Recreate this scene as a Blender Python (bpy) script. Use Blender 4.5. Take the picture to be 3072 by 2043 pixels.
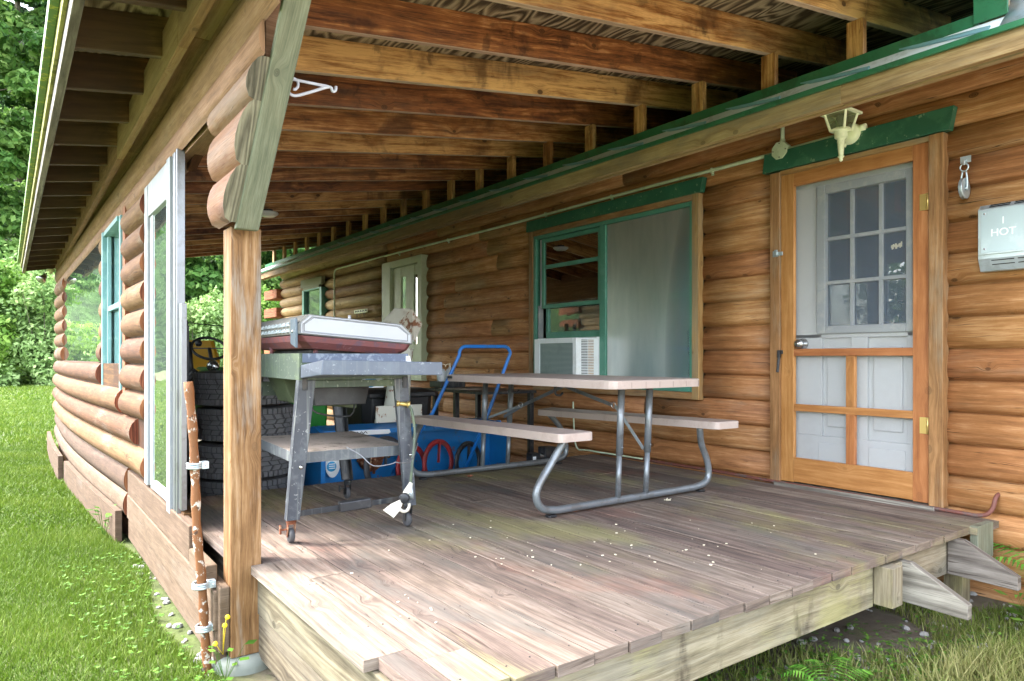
import bpy, math, random
import numpy as np
from mathutils import Vector, Matrix, Quaternion
R = math.radians
random.seed(7); rng = np.random.default_rng(7)
SC = bpy.context.scene
for o in list(bpy.data.objects): bpy.data.objects.remove(o)

# ---------------- camera, world, sun, exposure ----------------
YAW = math.atan2(1523, 2100)
cam_d = bpy.data.cameras.new('Camera'); cam = bpy.data.objects.new('Camera', cam_d)
SC.collection.objects.link(cam); SC.camera = cam
cam.location = (0, 0, .84); cam.rotation_euler = (R(90), 0, -YAW)
cam_d.sensor_width = 36; cam_d.lens = 36 * 2100 / 3072
cam_d.shift_y = (1071 - 1021.5) / 3072
cam_d.clip_start = .05; cam_d.clip_end = 600

SUN_EL = R(54); SUN_DIR = Vector((-.77, .64, 0)).normalized()   # towards the sun, horizontally
w = bpy.data.worlds.new('World'); SC.world = w; w.use_nodes = True
nt = w.node_tree; bg = nt.nodes['Background']
sky = nt.nodes.new('ShaderNodeTexSky'); sky.sky_type = 'NISHITA'; sky.sun_disc = False
sky.sun_elevation = SUN_EL; sky.sun_rotation = math.atan2(SUN_DIR.x, SUN_DIR.y)
sky.air_density = 1.0; sky.dust_density = 3.0; sky.ozone_density = .6
hs0 = nt.nodes.new('ShaderNodeHueSaturation'); hs0.inputs['Saturation'].default_value = .5; nt.links.new(sky.outputs[0], hs0.inputs['Color']); nt.links.new(hs0.outputs[0], bg.inputs[0]); bg.inputs[1].default_value = .15
sd = bpy.data.lights.new('Sun', 'SUN'); so = bpy.data.objects.new('Sun', sd); SC.collection.objects.link(so)
sd.energy = .5; sd.angle = R(4); sd.color = (1, .95, .86)
dv = -(SUN_DIR * math.cos(SUN_EL) + Vector((0, 0, math.sin(SUN_EL))))
so.rotation_euler = dv.to_track_quat('-Z', 'Y').to_euler()
SC.view_settings.view_transform = 'Standard'; SC.view_settings.look = 'None'
SC.view_settings.exposure = 3.64; SC.view_settings.gamma = 1
SC.render.engine = 'CYCLES'
SC.cycles.max_bounces = 8; SC.cycles.diffuse_bounces = 5; SC.cycles.transparent_max_bounces = 12

# ---------------- node helpers ----------------
def lin(c):
    return tuple((x/255/12.92 if x/255 <= .04045 else ((x/255+.055)/1.055)**2.4) for x in c) + (1,)
class NT:
    def __init__(s, name):
        s.m = bpy.data.materials.new(name); s.m.use_nodes = True; s.t = s.m.node_tree
        s.b = s.t.nodes['Principled BSDF']; s.out = s.t.nodes['Material Output']
    def n(s, typ, **kw):
        x = s.t.nodes.new(typ)
        for k, v in kw.items(): setattr(x, k, v)
        return x
    def l(s, a, b): s.t.links.new(a, b)
    def val(s, x, sock):
        if isinstance(x, (int, float)): sock.default_value = x
        elif isinstance(x, (tuple, list)): sock.default_value = x
        else: s.l(x, sock)
    def math(s, op, a, b=0, c=None, clamp=False):
        x = s.n('ShaderNodeMath', operation=op); x.use_clamp = clamp
        s.val(a, x.inputs[0]); s.val(b, x.inputs[1])
        if c is not None: s.val(c, x.inputs[2])
        return x.outputs[0]
    def mix(s, f, a, b, mode='MIX'):
        x = s.n('ShaderNodeMix', data_type='RGBA', blend_type=mode); x.clamp_factor = True
        s.val(f, x.inputs[0]); s.val(a, x.inputs[6]); s.val(b, x.inputs[7]); return x.outputs[2]
    def ramp(s, f, stops):
        x = s.n('ShaderNodeValToRGB'); e = x.color_ramp.elements
        while len(e) < len(stops): e.new(.5)
        for i, (p, c) in enumerate(stops):
            e[i].position = p; e[i].color = c if len(c) == 4 else tuple(c) + (1,)
        s.val(f, x.inputs[0]); return x.outputs[0]
    def vec(s, x, y, z=0):
        c = s.n('ShaderNodeCombineXYZ'); s.val(x, c.inputs[0]); s.val(y, c.inputs[1]); s.val(z, c.inputs[2]); return c.outputs[0]
    def noise(s, v, scale=1, detail=3, rough=.55, dist=0):
        x = s.n('ShaderNodeTexNoise'); s.val(v, x.inputs['Vector']); x.inputs['Scale'].default_value = scale
        x.inputs['Detail'].default_value = detail; x.inputs['Roughness'].default_value = rough; x.inputs['Distortion'].default_value = dist
        return x.outputs[0]
    def step(s, v, lo, hi):
        x = s.n('ShaderNodeMapRange', interpolation_type='SMOOTHSTEP'); s.val(v, x.inputs[0])
        x.inputs[1].default_value = lo; x.inputs[2].default_value = hi; return x.outputs[0]
    def bump(s, h, strength=.3, dist=.01):
        x = s.n('ShaderNodeBump'); x.inputs['Strength'].default_value = strength; x.inputs['Distance'].default_value = dist
        s.val(h, x.inputs['Height']); s.l(x.outputs[0], s.b.inputs['Normal'])
    def uvs(s):
        u = s.n('ShaderNodeUVMap', uv_map='UVMap'); p = s.n('ShaderNodeSeparateXYZ'); s.l(u.outputs[0], p.inputs[0])
        return p.outputs[0], p.outputs[1]
    def pos(s):
        g = s.n('ShaderNodeNewGeometry'); return g.outputs['Position']
    def tint(s):
        a = s.n('ShaderNodeAttribute', attribute_name='tint'); return a.outputs['Fac']

def wood(name, dark, mid, light, grey=None, g_amt=0, g_lo=.45, knots=.8, figure=.5, fk=5, rough=.72, bump=.35, tintamt=.5, contrast=1,
         stains=(), spec=.3, hue=.02, fine=1, checks=0, tail_shade_wear=0, lu=.55, lv=13):
    s = NT(name); U, V = s.uvs(); T = s.tint()
    warp = s.noise(s.vec(s.math('MULTIPLY', U, 1.3), s.math('MULTIPLY', V, 4)), 1, 2)
    V2 = s.math('ADD', V, s.math('MULTIPLY', s.math('SUBTRACT', warp, .5), .05))
    # knots
    vo = s.n('ShaderNodeTexVoronoi', voronoi_dimensions='2D'); vo.inputs['Scale'].default_value = 1
    s.l(s.vec(s.math('MULTIPLY', U, 3.1), s.math('MULTIPLY', V, 4.6)), vo.inputs['Vector'])
    cs = s.n('ShaderNodeSeparateXYZ'); s.l(vo.outputs['Color'], cs.inputs[0])
    present = s.math('GREATER_THAN', cs.outputs[0], .62)
    kr = s.math('MULTIPLY', s.math('ADD', cs.outputs[1], .45), .056)
    kd = s.math('DIVIDE', vo.outputs['Distance'], kr)
    core = s.math('MULTIPLY', s.math('SUBTRACT', 1, s.step(kd, .75, 1.15)), present)
    halo = s.math('MULTIPLY', s.math('SUBTRACT', 1, s.step(kd, 1.0, 4.2)), present)
    V3 = s.math('ADD', V2, s.math('MULTIPLY', halo, .02))
    low = s.noise(s.vec(s.math('MULTIPLY', U, lu), s.math('MULTIPLY', V3, lv)), 1, 2, .5, .12)
    band = s.math('PINGPONG', s.math('MULTIPLY', low, fk * 2.2), 1)
    n1 = s.noise(s.vec(s.math('MULTIPLY', U, 2.6), s.math('MULTIPLY', V3, 32)), 1, 5, .66, .12)
    mot = s.noise(s.vec(s.math('MULTIPLY', U, 6), s.math('MULTIPLY', V, 11)), 1, 4, .6)
    n2 = s.noise(s.vec(s.math('MULTIPLY', U, 9), s.math('MULTIPLY', V3, 230)), 1, 3, .7)
    f = s.math('ADD', s.math('ADD', s.math('MULTIPLY', n1, .62), s.math('MULTIPLY', mot, .36)), s.math('MULTIPLY', s.math('SUBTRACT', band, .5), .28 * figure))
    f = s.math('ADD', f, s.math('MULTIPLY', s.math('SUBTRACT', n2, .5), .6 * fine))
    f = s.math('ADD', f, s.math('MULTIPLY', s.math('SUBTRACT', T, .5), tintamt * .45))
    c = .5 / contrast
    col = s.ramp(f, [(max(0, .5 - .3 * c * 2), lin(dark)), (.5, lin(mid)), (min(1, .5 + .27 * c * 2), lin(light))])
    if grey is not None:
        g = s.noise(s.vec(s.math('MULTIPLY', U, 1.1), s.math('MULTIPLY', V, 5)), 1, 5, .65, .3)
        g = s.math('ADD', g, s.math('MULTIPLY', s.math('SUBTRACT', n2, .5), .35))
        gf = s.math('MULTIPLY', s.step(g, g_lo, g_lo + .2), g_amt)
        gc = s.mix(s.math('MULTIPLY', n1, .9), tuple(x * .55 for x in lin(grey)[:3]) + (1,), lin(grey))
        col = s.mix(gf, col, gc)
    for (sc, lo, hi, amt, c_, ax) in stains:
        p = s.n('ShaderNodeVectorMath', operation='MULTIPLY'); s.l(s.pos(), p.inputs[0]); p.inputs[1].default_value = ax
        q = s.noise(p.outputs[0], sc, 5, .62, .4)
        q = s.math('ADD', q, s.math('MULTIPLY', s.math('SUBTRACT', n2, .5), .25))
        col = s.mix(s.math('MULTIPLY', s.step(q, lo, hi), amt), col, lin(c_))
    if knots > 0:
        col = s.mix(s.math('MULTIPLY', halo, .25 * knots), col, lin(tuple(x * .75 for x in mid)))
        ring = s.math('ADD', .5, s.math('MULTIPLY', s.math('SINE', s.math('MULTIPLY', kd, 14)), .3))
        col = s.mix(s.math('MULTIPLY', core, .8 * knots), col, s.mix(ring, lin(tuple(x * .42 for x in dark)), lin(tuple(x * .8 for x in mid))))
    if tail_shade_wear:   # eave shade painted in with darker weathering on tails outside the wall line
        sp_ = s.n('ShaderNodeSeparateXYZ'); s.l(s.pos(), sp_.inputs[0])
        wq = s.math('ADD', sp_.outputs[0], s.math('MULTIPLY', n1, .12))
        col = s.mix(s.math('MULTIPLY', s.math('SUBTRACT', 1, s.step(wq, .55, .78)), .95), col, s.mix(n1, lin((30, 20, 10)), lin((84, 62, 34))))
    h = s.math('ADD', s.math('MULTIPLY', n2, .6), s.math('MULTIPLY', band, .25 * figure))
    if checks:
        ck = s.noise(s.vec(s.math('MULTIPLY', U, 1.1), s.math('MULTIPLY', V3, 42)), 1, 2, .5, .15)
        ckm = s.math('MULTIPLY', s.math('SUBTRACT', 1, s.step(s.math('ABSOLUTE', s.math('SUBTRACT', ck, .5)), .0, .018)), s.step(n1, .5, .6))
        col = s.mix(s.math('MULTIPLY', ckm, checks), col, lin((45, 30, 18)))
        h = s.math('SUBTRACT', h, s.math('MULTIPLY', ckm, .8))
    hs = s.n('ShaderNodeHueSaturation'); s.l(col, hs.inputs['Color'])
    s.val(s.math('ADD', .5, s.math('MULTIPLY', s.math('SUBTRACT', T, .5), hue)), hs.inputs['Hue'])
    s.l(hs.outputs[0], s.b.inputs['Base Color'])
    s.b.inputs['Roughness'].default_value = rough; s.b.inputs['Specular IOR Level'].default_value = spec
    s.bump(h, bump, .004)
    return s.m

def paint(name, col, rough=.5, metal=0, dirt=None, d_amt=.5, d_scale=8, d_lo=.5, d_hi=.62, speck=None, sp_amt=.0, bump=0, streak=0, spec=.5, sp_scale=60, var=.12, coat=0):
    s = NT(name); tc = s.n('ShaderNodeTexCoord'); P = tc.outputs['Object']
    base = lin(col)
    n = s.noise(P, 3.1, 4, .6)
    c = s.mix(n, tuple(x * (1 - var) for x in base[:3]) + (1,), tuple(min(1, x * (1 + var)) for x in base[:3]) + (1,))
    if streak:
        m = s.n('ShaderNodeVectorMath', operation='MULTIPLY'); s.l(P, m.inputs[0]); m.inputs[1].default_value = (45, 45, 1.5)
        q = s.noise(m.outputs[0], 1, 3, .6); c = s.mix(s.math('MULTIPLY', s.step(q, .5, .75), streak), c, lin((170, 175, 165)))
    if dirt:
        q = s.noise(P, d_scale, 6, .7, .2); c = s.mix(s.math('MULTIPLY', s.step(q, d_lo, d_hi), d_amt), c, lin(dirt))
    if speck:
        q = s.noise(P, sp_scale, 2, .5); c = s.mix(s.math('MULTIPLY', s.step(q, .66, .7), sp_amt), c, lin(speck))
    s.l(c, s.b.inputs['Base Color']); s.b.inputs['Roughness'].default_value = rough; s.b.inputs['Metallic'].default_value = metal
    s.b.inputs['Specular IOR Level'].default_value = spec
    if coat: s.b.inputs['Coat Weight'].default_value = coat
    if bump: s.bump(s.noise(P, 40, 4, .6), bump, .003)
    return s.m

def glass(name, tintc=(.75, .8, .78), refl=.14, rough=.0, diffuse=0, dcol=(90, 110, 115), wav=0, dust=0):
    s = NT(name); s.t.nodes.remove(s.b)
    tr = s.n('ShaderNodeBsdfTransparent'); tr.inputs[0].default_value = tuple(tintc) + (1,)
    gl = s.n('ShaderNodeBsdfGlossy'); gl.inputs['Roughness'].default_value = rough; gl.inputs[0].default_value = (.95, .97, .96, 1)
    fr = s.n('ShaderNodeFresnel'); fr.inputs[0].default_value = 1.5
    f = s.math('ADD', s.math('MULTIPLY', fr.outputs[0], 1.5), refl - .06, clamp=True)
    if wav:
        b = s.n('ShaderNodeBump'); b.inputs['Strength'].default_value = wav; b.inputs['Distance'].default_value = .02
        m = s.n('ShaderNodeVectorMath', operation='MULTIPLY'); s.l(s.pos(), m.inputs[0]); m.inputs[1].default_value = (1, 1.2, 5)
        s.l(s.noise(m.outputs[0], 1.5, 2), b.inputs['Height']); s.l(b.outputs[0], gl.inputs['Normal'])
    mx = s.n('ShaderNodeMixShader'); s.l(f, mx.inputs[0]); s.l(tr.outputs[0], mx.inputs[1]); s.l(gl.outputs[0], mx.inputs[2])
    last = mx.outputs[0]
    if diffuse:
        d = s.n('ShaderNodeBsdfDiffuse'); d.inputs[0].default_value = lin(dcol); d.inputs[1].default_value = 0
        m2 = s.n('ShaderNodeMixShader'); m2.inputs[0].default_value = diffuse
        if dust:   # dust lying unevenly in the mesh
            dm = s.n('ShaderNodeVectorMath', operation='MULTIPLY'); s.l(s.pos(), dm.inputs[0]); dm.inputs[1].default_value = (3, 7, 1.6)
            s.l(s.math('MULTIPLY_ADD', s.step(s.noise(dm.outputs[0], 1, 5, .6), .25, .8), diffuse * .7, diffuse * .65), m2.inputs[0])
        s.l(last, m2.inputs[1]); s.l(d.outputs[0], m2.inputs[2]); last = m2.outputs[0]
    s.l(last, s.out.inputs[0]); return s.m

# ---------------- mesh builder ----------------
class MB:
    def __init__(s): s.v = []; s.f = []; s.uv = []; s.t = []; s.sm = []; s.mi = []
    def add(s, vs, fs, uvs=None, tint=None, smooth=False, mi=0):
        o = len(s.v); s.v += [tuple(p) for p in vs]
        t = random.random() if tint is None else tint
        ou, ov = random.random() * 60, random.random() * 60
        for i, f in enumerate(fs):
            s.f.append(tuple(k + o for k in f))
            if uvs is not None: s.uv.append([(a + ou, b + ov) for a, b in uvs[i]])
            else: s.uv.append([(ou, ov)] * len(f))
            s.t.append(t); s.sm.append(smooth); s.mi.append(mi)
        return s
    def hexa(s, p, axis=0, tint=None, mi=0):
        """p: 8 points indexed [ix*4+iy*2+iz] along three directions; axis = grain direction"""
        p = [Vector(q) for q in p]
        L = [(p[4] - p[0]).length, (p[2] - p[0]).length, (p[1] - p[0]).length]
        fs = []; uvs = []
        def face(idx, d1, d2, off):
            # idx order: corners (0,0),(1,0),(1,1),(0,1) in d1,d2
            a, b = L[d1], L[d2]
            c = [(0, 0), (a, 0), (a, b), (0, b)]
            if d2 == axis: c = [(y, x) for x, y in c]
            c = [(x, y + off) for x, y in c]
            fs.append(idx); uvs.append(c)
        face((0, 1, 3, 2), 2, 1, 0.0) if False else None
        def I(x, y, z): return x * 4 + y * 2 + z
        # -x,+x (d: y,z)
        face((I(0,0,0), I(0,0,1), I(0,1,1), I(0,1,0)), 2, 1, 0.1); face((I(1,0,0), I(1,1,0), I(1,1,1), I(1,0,1)), 1, 2, .4)
        face((I(0,0,0), I(1,0,0), I(1,0,1), I(0,0,1)), 0, 2, .7); face((I(0,1,0), I(0,1,1), I(1,1,1), I(1,1,0)), 2, 0, 1.1)
        face((I(0,0,0), I(0,1,0), I(1,1,0), I(1,0,0)), 1, 0, 1.5); face((I(0,0,1), I(1,0,1), I(1,1,1), I(0,1,1)), 0, 1, 1.9)
        return s.add(p, fs, uvs, tint, False, mi)
    def box(s, a, b, axis=None, tint=None, mi=0):
        a = Vector(a); b = Vector(b); lo = Vector(map(min, a, b)); hi = Vector(map(max, a, b))
        if axis is None: d = hi - lo; axis = max(range(3), key=lambda i: d[i])
        p = [(hi.x if x else lo.x, hi.y if y else lo.y, hi.z if z else lo.z) for x in (0, 1) for y in (0, 1) for z in (0, 1)]
        return s.hexa(p, axis, tint, mi)
    def beam(s, a, b, w, h, up=(0, 0, 1), tint=None, w2=None, h2=None, mi=0):
        """box from a to b, width w (sideways), height h (along up), centred"""
        a = Vector(a); b = Vector(b); d = (b - a).normalized(); up = Vector(up)
        sd_ = d.cross(up).normalized(); u = sd_.cross(d).normalized()
        w2 = w if w2 is None else w2; h2 = h if h2 is None else h2
        p = []
        for (c, ww, hh) in ((a, w, h), (b, w2, h2)):
            for y in (-.5, .5):
                for z in (-.5, .5): p.append(c + sd_ * ww * y * -1 + u * hh * z)
        return s.hexa(p, 0, tint, mi)
    def tube(s, pts, r, seg=12, closed=False, caps=True, tint=None, mi=0, smooth=True):
        pts = [Vector(p) for p in pts]; n = len(pts); rs = r if isinstance(r, (list, tuple)) else [r] * n
        vs = []; L = 0; Ls = []; prev = None
        for i, p in enumerate(pts):
            if closed: d = (pts[(i + 1) % n] - pts[i - 1]).normalized()
            else: d = (pts[min(i + 1, n - 1)] - pts[max(i - 1, 0)]).normalized()
            if prev is None:
                up = Vector((0, 0, 1)) if abs(d.z) < .9 else Vector((1, 0, 0)); x = d.cross(up).normalized()
            else: x = (prev - d * prev.dot(d)).normalized()
            prev = x; y = d.cross(x)
            if i: L += (p - pts[i - 1]).length
            Ls.append(L)
            for k in range(seg):
                a = 2 * math.pi * k / seg; vs.append(p + (x * math.cos(a) + y * math.sin(a)) * rs[i])
        fs = []; uvs = []; m = n if closed else n - 1
        for i in range(m):
            j = (i + 1) % n; l0 = Ls[i]; l1 = Ls[j] if j else L + (pts[0] - pts[-1]).length
            for k in range(seg):
                k2 = (k + 1) % seg; c = 2 * math.pi * rs[i] / seg
                fs.append((i * seg + k, i * seg + k2, j * seg + k2, j * seg + k))
                uvs.append([(l0, k * c), (l0, (k + 1) * c), (l1, (k + 1) * c), (l1, k * c)])
        s.add(vs, fs, uvs, tint, smooth, mi)
        if caps and not closed:
            o = len(s.v) - len(vs)
            for ring, rev in ((0, True), (n - 1, False)):
                f = [o + ring * seg + k for k in range(seg)]
                if rev: f.reverse()
                s.f.append(tuple(f)); s.uv.append([(s.v[q][0], s.v[q][2]) for q in f]); s.t.append(s.t[-1]); s.sm.append(False); s.mi.append(mi)
        return s
    def lathe(s, prof, c=(0, 0, 0), ax=(0, 0, 1), seg=24, tint=None, mi=0, smooth=True):
        c = Vector(c); ax = Vector(ax).normalized(); q = Vector((0, 0, 1)).rotation_difference(ax)
        vs = []
        for r, z in prof:
            for k in range(seg):
                a = 2 * math.pi * k / seg; vs.append(c + q @ Vector((r * math.cos(a), r * math.sin(a), z)))
        fs = []; uvs = []
        for i in range(len(prof) - 1):
            for k in range(seg):
                k2 = (k + 1) % seg; fs.append((i * seg + k, i * seg + k2, (i + 1) * seg + k2, (i + 1) * seg + k))
                uvs.append([(prof[i][1], k * .02), (prof[i][1], k * .02 + .02), (prof[i+1][1], k * .02 + .02), (prof[i+1][1], k * .02)])
        return s.add(vs, fs, uvs, tint, smooth, mi)
    def prism(s, poly, d, tint=None, uax=None, mi=0, smooth=False):
        """poly: list of 3-D points (planar), extruded by vector d"""
        poly = [Vector(p) for p in poly]; d = Vector(d); n = len(poly)
        nrm = d.normalized(); u = Vector(uax).normalized() if uax is not None else (poly[1] - poly[0]).normalized(); v = nrm.cross(u)
        vs = poly + [p + d for p in poly]; fs = [tuple(range(n))[::-1], tuple(range(n, 2 * n))]
        pu = [(p.dot(u), p.dot(v)) for p in poly]; uvs = [pu[::-1], pu]
        for i in range(n):
            j = (i + 1) % n; e = (poly[j] - poly[i]).length
            fs.append((i, j, n + j, n + i))
            along = abs((poly[j] - poly[i]).normalized().dot(u)) if e > 1e-6 else 1
            if along > .5: uvs.append([(0, 0), (e, 0), (e, d.length), (0, d.length)])
            else: uvs.append([(0, 0), (0, e), (d.length, e), (d.length, 0)])
        return s.add(vs, fs, uvs, tint, smooth, mi)
    def sphere(s, c, r, seg=14, rings=8, sc=(1, 1, 1), tint=None, mi=0):
        prof = [(math.sin(math.pi * i / rings) * r, -math.cos(math.pi * i / rings) * r) for i in range(rings + 1)]
        o = len(s.v); s.lathe(prof, (0, 0, 0), seg=seg, tint=tint, mi=mi)
        for i in range(o, len(s.v)):
            p = s.v[i]; s.v[i] = (c[0] + p[0] * sc[0], c[1] + p[1] * sc[1], c[2] + p[2] * sc[2])
        return s
    def xf(s, M, i0=0):
        for i in range(i0, len(s.v)): s.v[i] = tuple(M @ Vector(s.v[i]))
        return s
    def build(s, name, mat, parent=None, bevel=0, seg=2, origin=None):
        me = bpy.data.meshes.new(name); off = Vector(origin) if origin is not None else Vector((0, 0, 0))
        me.from_pydata([tuple(Vector(p) - off) for p in s.v], [], s.f)
        uv = me.uv_layers.new(name='UVMap'); uv.data.foreach_set('uv', [c for f in s.uv for p in f for c in p])
        at = me.attributes.new('tint', 'FLOAT', 'FACE'); at.data.foreach_set('value', s.t)
        me.polygons.foreach_set('use_smooth', s.sm); me.polygons.foreach_set('material_index', s.mi)
        for m in (mat if isinstance(mat, (list, tuple)) else [mat]): me.materials.append(m)
        me.update()
        o = bpy.data.objects.new(name, me); SC.collection.objects.link(o)
        o.location = off
        if parent is not None:
            o.parent = parent
            o.matrix_parent_inverse = Matrix.Translation(-Vector(WLOC.get(parent.name, (0, 0, 0))))
            WLOC[o.name] = tuple(off)
        else: WLOC[o.name] = tuple(off)
        if bevel:
            b = o.modifiers.new('Bevel', 'BEVEL'); b.width = bevel; b.segments = seg; b.limit_method = 'ANGLE'; b.angle_limit = R(40); b.harden_normals = False
        return o
def _each(s, name, mat, parent=None, bevel=0, seg=2):
    par = list(range(len(s.v)))
    def fd(a):
        while par[a] != a: par[a] = par[par[a]]; a = par[a]
        return a
    for f in s.f:
        for k in f[1:]: par[fd(k)] = fd(f[0])
    G = {}
    for i, f in enumerate(s.f): G.setdefault(fd(f[0]), []).append(i)
    out = []
    for fi in G.values():
        m = MB(); ids = sorted({k for i in fi for k in s.f[i]}); mp = {k: j for j, k in enumerate(ids)}
        m.v = [s.v[k] for k in ids]; m.f = [tuple(mp[k] for k in s.f[i]) for i in fi]; m.uv = [s.uv[i] for i in fi]; m.t = [s.t[i] for i in fi]; m.sm = [s.sm[i] for i in fi]; m.mi = [s.mi[i] for i in fi]
        out.append(m.build(name, mat, parent, bevel, seg))
    return out
MB.build_each = _each
WLOC = {}
def tag(o, label=None, cat=None, group=None, kind=None):
    if label: o['label'] = label
    if cat: o['category'] = cat
    if group: o['group'] = group
    if kind: o['kind'] = kind
    return o
def thing(name, label, cat, loc=(0, 0, 0), group=None):
    o = bpy.data.objects.new(name, None); SC.collection.objects.link(o); o.location = loc; o.empty_display_size = .1
    WLOC[o.name] = tuple(loc); return tag(o, label, cat, group)
def arc(c, r, a0, a1, n, ax1, ax2):
    c = Vector(c); ax1 = Vector(ax1); ax2 = Vector(ax2)
    return [c + (ax1 * math.cos(R(a0 + (a1 - a0) * i / n)) + ax2 * math.sin(R(a0 + (a1 - a0) * i / n))) * r for i in range(n + 1)]
def smoothpath(pts, n=6):
    P = [Vector(p) for p in pts]; P = [P[0] * 2 - P[1]] + P + [P[-1] * 2 - P[-2]]; out = []
    for i in range(1, len(P) - 2):
        for k in range(n):
            t = k / n; a, b, c, d = P[i-1], P[i], P[i+1], P[i+2]
            out.append(.5 * ((2 * b) + (-a + c) * t + (2 * a - 5 * b + 4 * c - d) * t * t + (-a + 3 * b - 3 * c + d) * t ** 3))
    out.append(P[-2]); return out

# ---------------- materials ----------------
M = {}
M['siding'] = wood('siding_wood', (96, 60, 32), (164, 114, 70), (212, 168, 122), grey=(164, 142, 116), g_amt=.5, g_lo=.54, knots=1.1, figure=.6, tintamt=.28, checks=.9, rough=.6, hue=.01, fine=.9, contrast=.78)
M['oldlog'] = wood('pale_round_log_wood', (104, 78, 46), (150, 122, 82), (186, 160, 118), grey=(132, 122, 100), g_amt=.4, knots=1, tintamt=.7, rough=.7)
M['leftlog'] = wood('sunlit_log_wood', (66, 43, 25), (100, 69, 43), (128, 95, 65), grey=(146, 136, 122), g_amt=.6, g_lo=.53, knots=.9, tintamt=.6, checks=.7, rough=.75)
M['gusset'] = wood('pinkish_log_wood', (90, 60, 38), (124, 89, 60), (148, 113, 84), grey=(140, 130, 118), g_amt=.4, knots=.9, tintamt=.4, figure=.5, rough=.7, checks=.6)
M['headlog'] = wood('brown_log_wood', (98, 70, 48), (140, 106, 78), (168, 134, 106), grey=(136, 118, 98), g_amt=.35, knots=.6, tintamt=.6, checks=.4)
M['endgrain'] = wood('end_grain_wood', (82, 46, 28), (122, 72, 46), (154, 98, 66), knots=0, figure=1.2, fk=10, tintamt=.4, rough=.85)
M['endgrey'] = wood('grey_end_grain_wood', (72, 68, 58), (112, 106, 92), (148, 142, 124), knots=0, figure=1.3, fk=12, tintamt=.4, rough=.85)
M['rafter'] = wood('rafter_wood', (74, 40, 18), (146, 92, 46), (212, 160, 102), grey=(100, 82, 66), g_amt=.5, g_lo=.5, knots=1.2, figure=.6, tintamt=.9, rough=.5, spec=.4, hue=.02, tail_shade_wear=1, stains=((2.2, .54, .66, .65, (56, 26, 10), (1, 1, 1)), (6, .6, .68, .5, (44, 24, 12), (1, 1, 1))), contrast=1.2)
M['rafterbounce'] = wood('rafter_bounce_lit_wood', (124, 98, 78), (172, 146, 122), (204, 182, 160), knots=.5, tintamt=.4, tail_shade_wear=1)  # paler wood for rafter undersides, light bounced off the deck painted in
M['tail'] = wood('dark_rafter_wood', (44, 26, 12), (74, 46, 22), (112, 78, 40), knots=.8, tintamt=.6, rough=.7)
M['ply'] = wood('plywood_sheathing', (70, 58, 42), (124, 110, 84), (164, 150, 120), knots=.0, figure=2.0, fk=15, lu=.9, lv=3.2, tintamt=.3, rough=.8, fine=.6, contrast=1.3)
M['post'] = wood('stained_post_wood', (90, 62, 34), (132, 98, 62), (164, 132, 96), grey=(158, 152, 142), g_amt=.8, g_lo=.5, knots=.3, figure=.7, tintamt=.3, rough=.75, contrast=1.3)
M['brace'] = wood('green_treated_wood', (82, 86, 72), (116, 120, 102), (144, 148, 130), grey=(146, 142, 118), g_amt=.35, knots=.7, figure=.5, tintamt=.3)
M['deck'] = wood('weathered_deck_wood', (66, 57, 51), (112, 98, 88), (150, 135, 123), grey=(100, 98, 92), g_amt=.6, g_lo=.5, knots=.5, figure=.9, tintamt=.55, rough=.8, bump=.6,
    checks=.7, fine=1.1, contrast=.8, stains=((1.3, .56, .66, .28, (150, 96, 78), (1, .6, 1)), (1.1, .50, .64, .55, (140, 136, 84), (1, .5, 1)), (1.9, .54, .66, .6, (92, 92, 88), (1, .4, 1)), (4.5, .60, .68, .35, (70, 60, 52), (1, .5, 1))))
M['treated'] = wood('weathered_joist_wood', (92, 84, 66), (134, 124, 100), (166, 156, 132), grey=(146, 142, 130), g_amt=.5, knots=.8, figure=1.0, tintamt=.4, rough=.85,
    stains=((3.2, .57, .68, .8, (58, 47, 38), (1, 1, .5)), (1.3, .52, .66, .45, (160, 156, 96), (1, 1, 1))), checks=.5)
M['skirt'] = wood('painted_skirt_wood', (66, 52, 41), (94, 76, 61), (116, 97, 82), grey=(126, 119, 110), g_amt=.5, g_lo=.56, knots=.4, figure=.3, tintamt=.5, checks=.7, rough=.8)
M['greywood'] = wood('grey_weathered_wood', (82, 76, 68), (124, 118, 108), (160, 154, 142), grey=(104, 96, 88), g_amt=.6, knots=.6, figure=1.4, tintamt=.4, checks=.7, bump=.7)
M['doorwood'] = wood('orange_door_wood', (122, 72, 36), (158, 104, 58), (184, 130, 82), knots=.3, figure=.5, tintamt=.4, rough=.5, fine=.7)
M['trimwood'] = wood('yellow_trim_wood', (108, 78, 42), (148, 112, 68), (180, 146, 98), grey=(150, 140, 116), g_amt=.6, knots=.6, figure=.7, tintamt=.4)
M['fascia'] = wood('fascia_wood', (104, 80, 48), (148, 122, 82), (180, 156, 112), grey=(128, 116, 96), g_amt=.6, knots=.7, tintamt=.5, checks=.3)
M['redtrim'] = wood('reddish_trim_wood', (96, 56, 36), (136, 84, 56), (160, 110, 80), knots=.2, tintamt=.3)
M['green'] = paint('green_trim_paint', (38, 92, 70), .42, dirt=(70, 120, 90), d_amt=.4, speck=(150, 170, 140), sp_amt=.5, sp_scale=30)
M['greenwin'] = paint('green_window_clad', (74, 132, 112), .4, dirt=(110, 156, 140), d_amt=.35)
M['greenmetal'] = paint('green_roof_metal', (44, 104, 70), .32, dirt=(30, 60, 36), d_amt=.5, var=.25)
M['bluemetal'] = paint('pale_flashing_metal', (168, 190, 200), .28, .55, dirt=(120, 140, 140), d_amt=.4)
M['aqua'] = paint('aqua_window_paint', (108, 150, 150), .45, dirt=(170, 200, 190), d_amt=.3)
M['white'] = paint('white_window_frame', (140, 144, 146), .4, dirt=(170, 170, 160), d_amt=.4)
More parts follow.
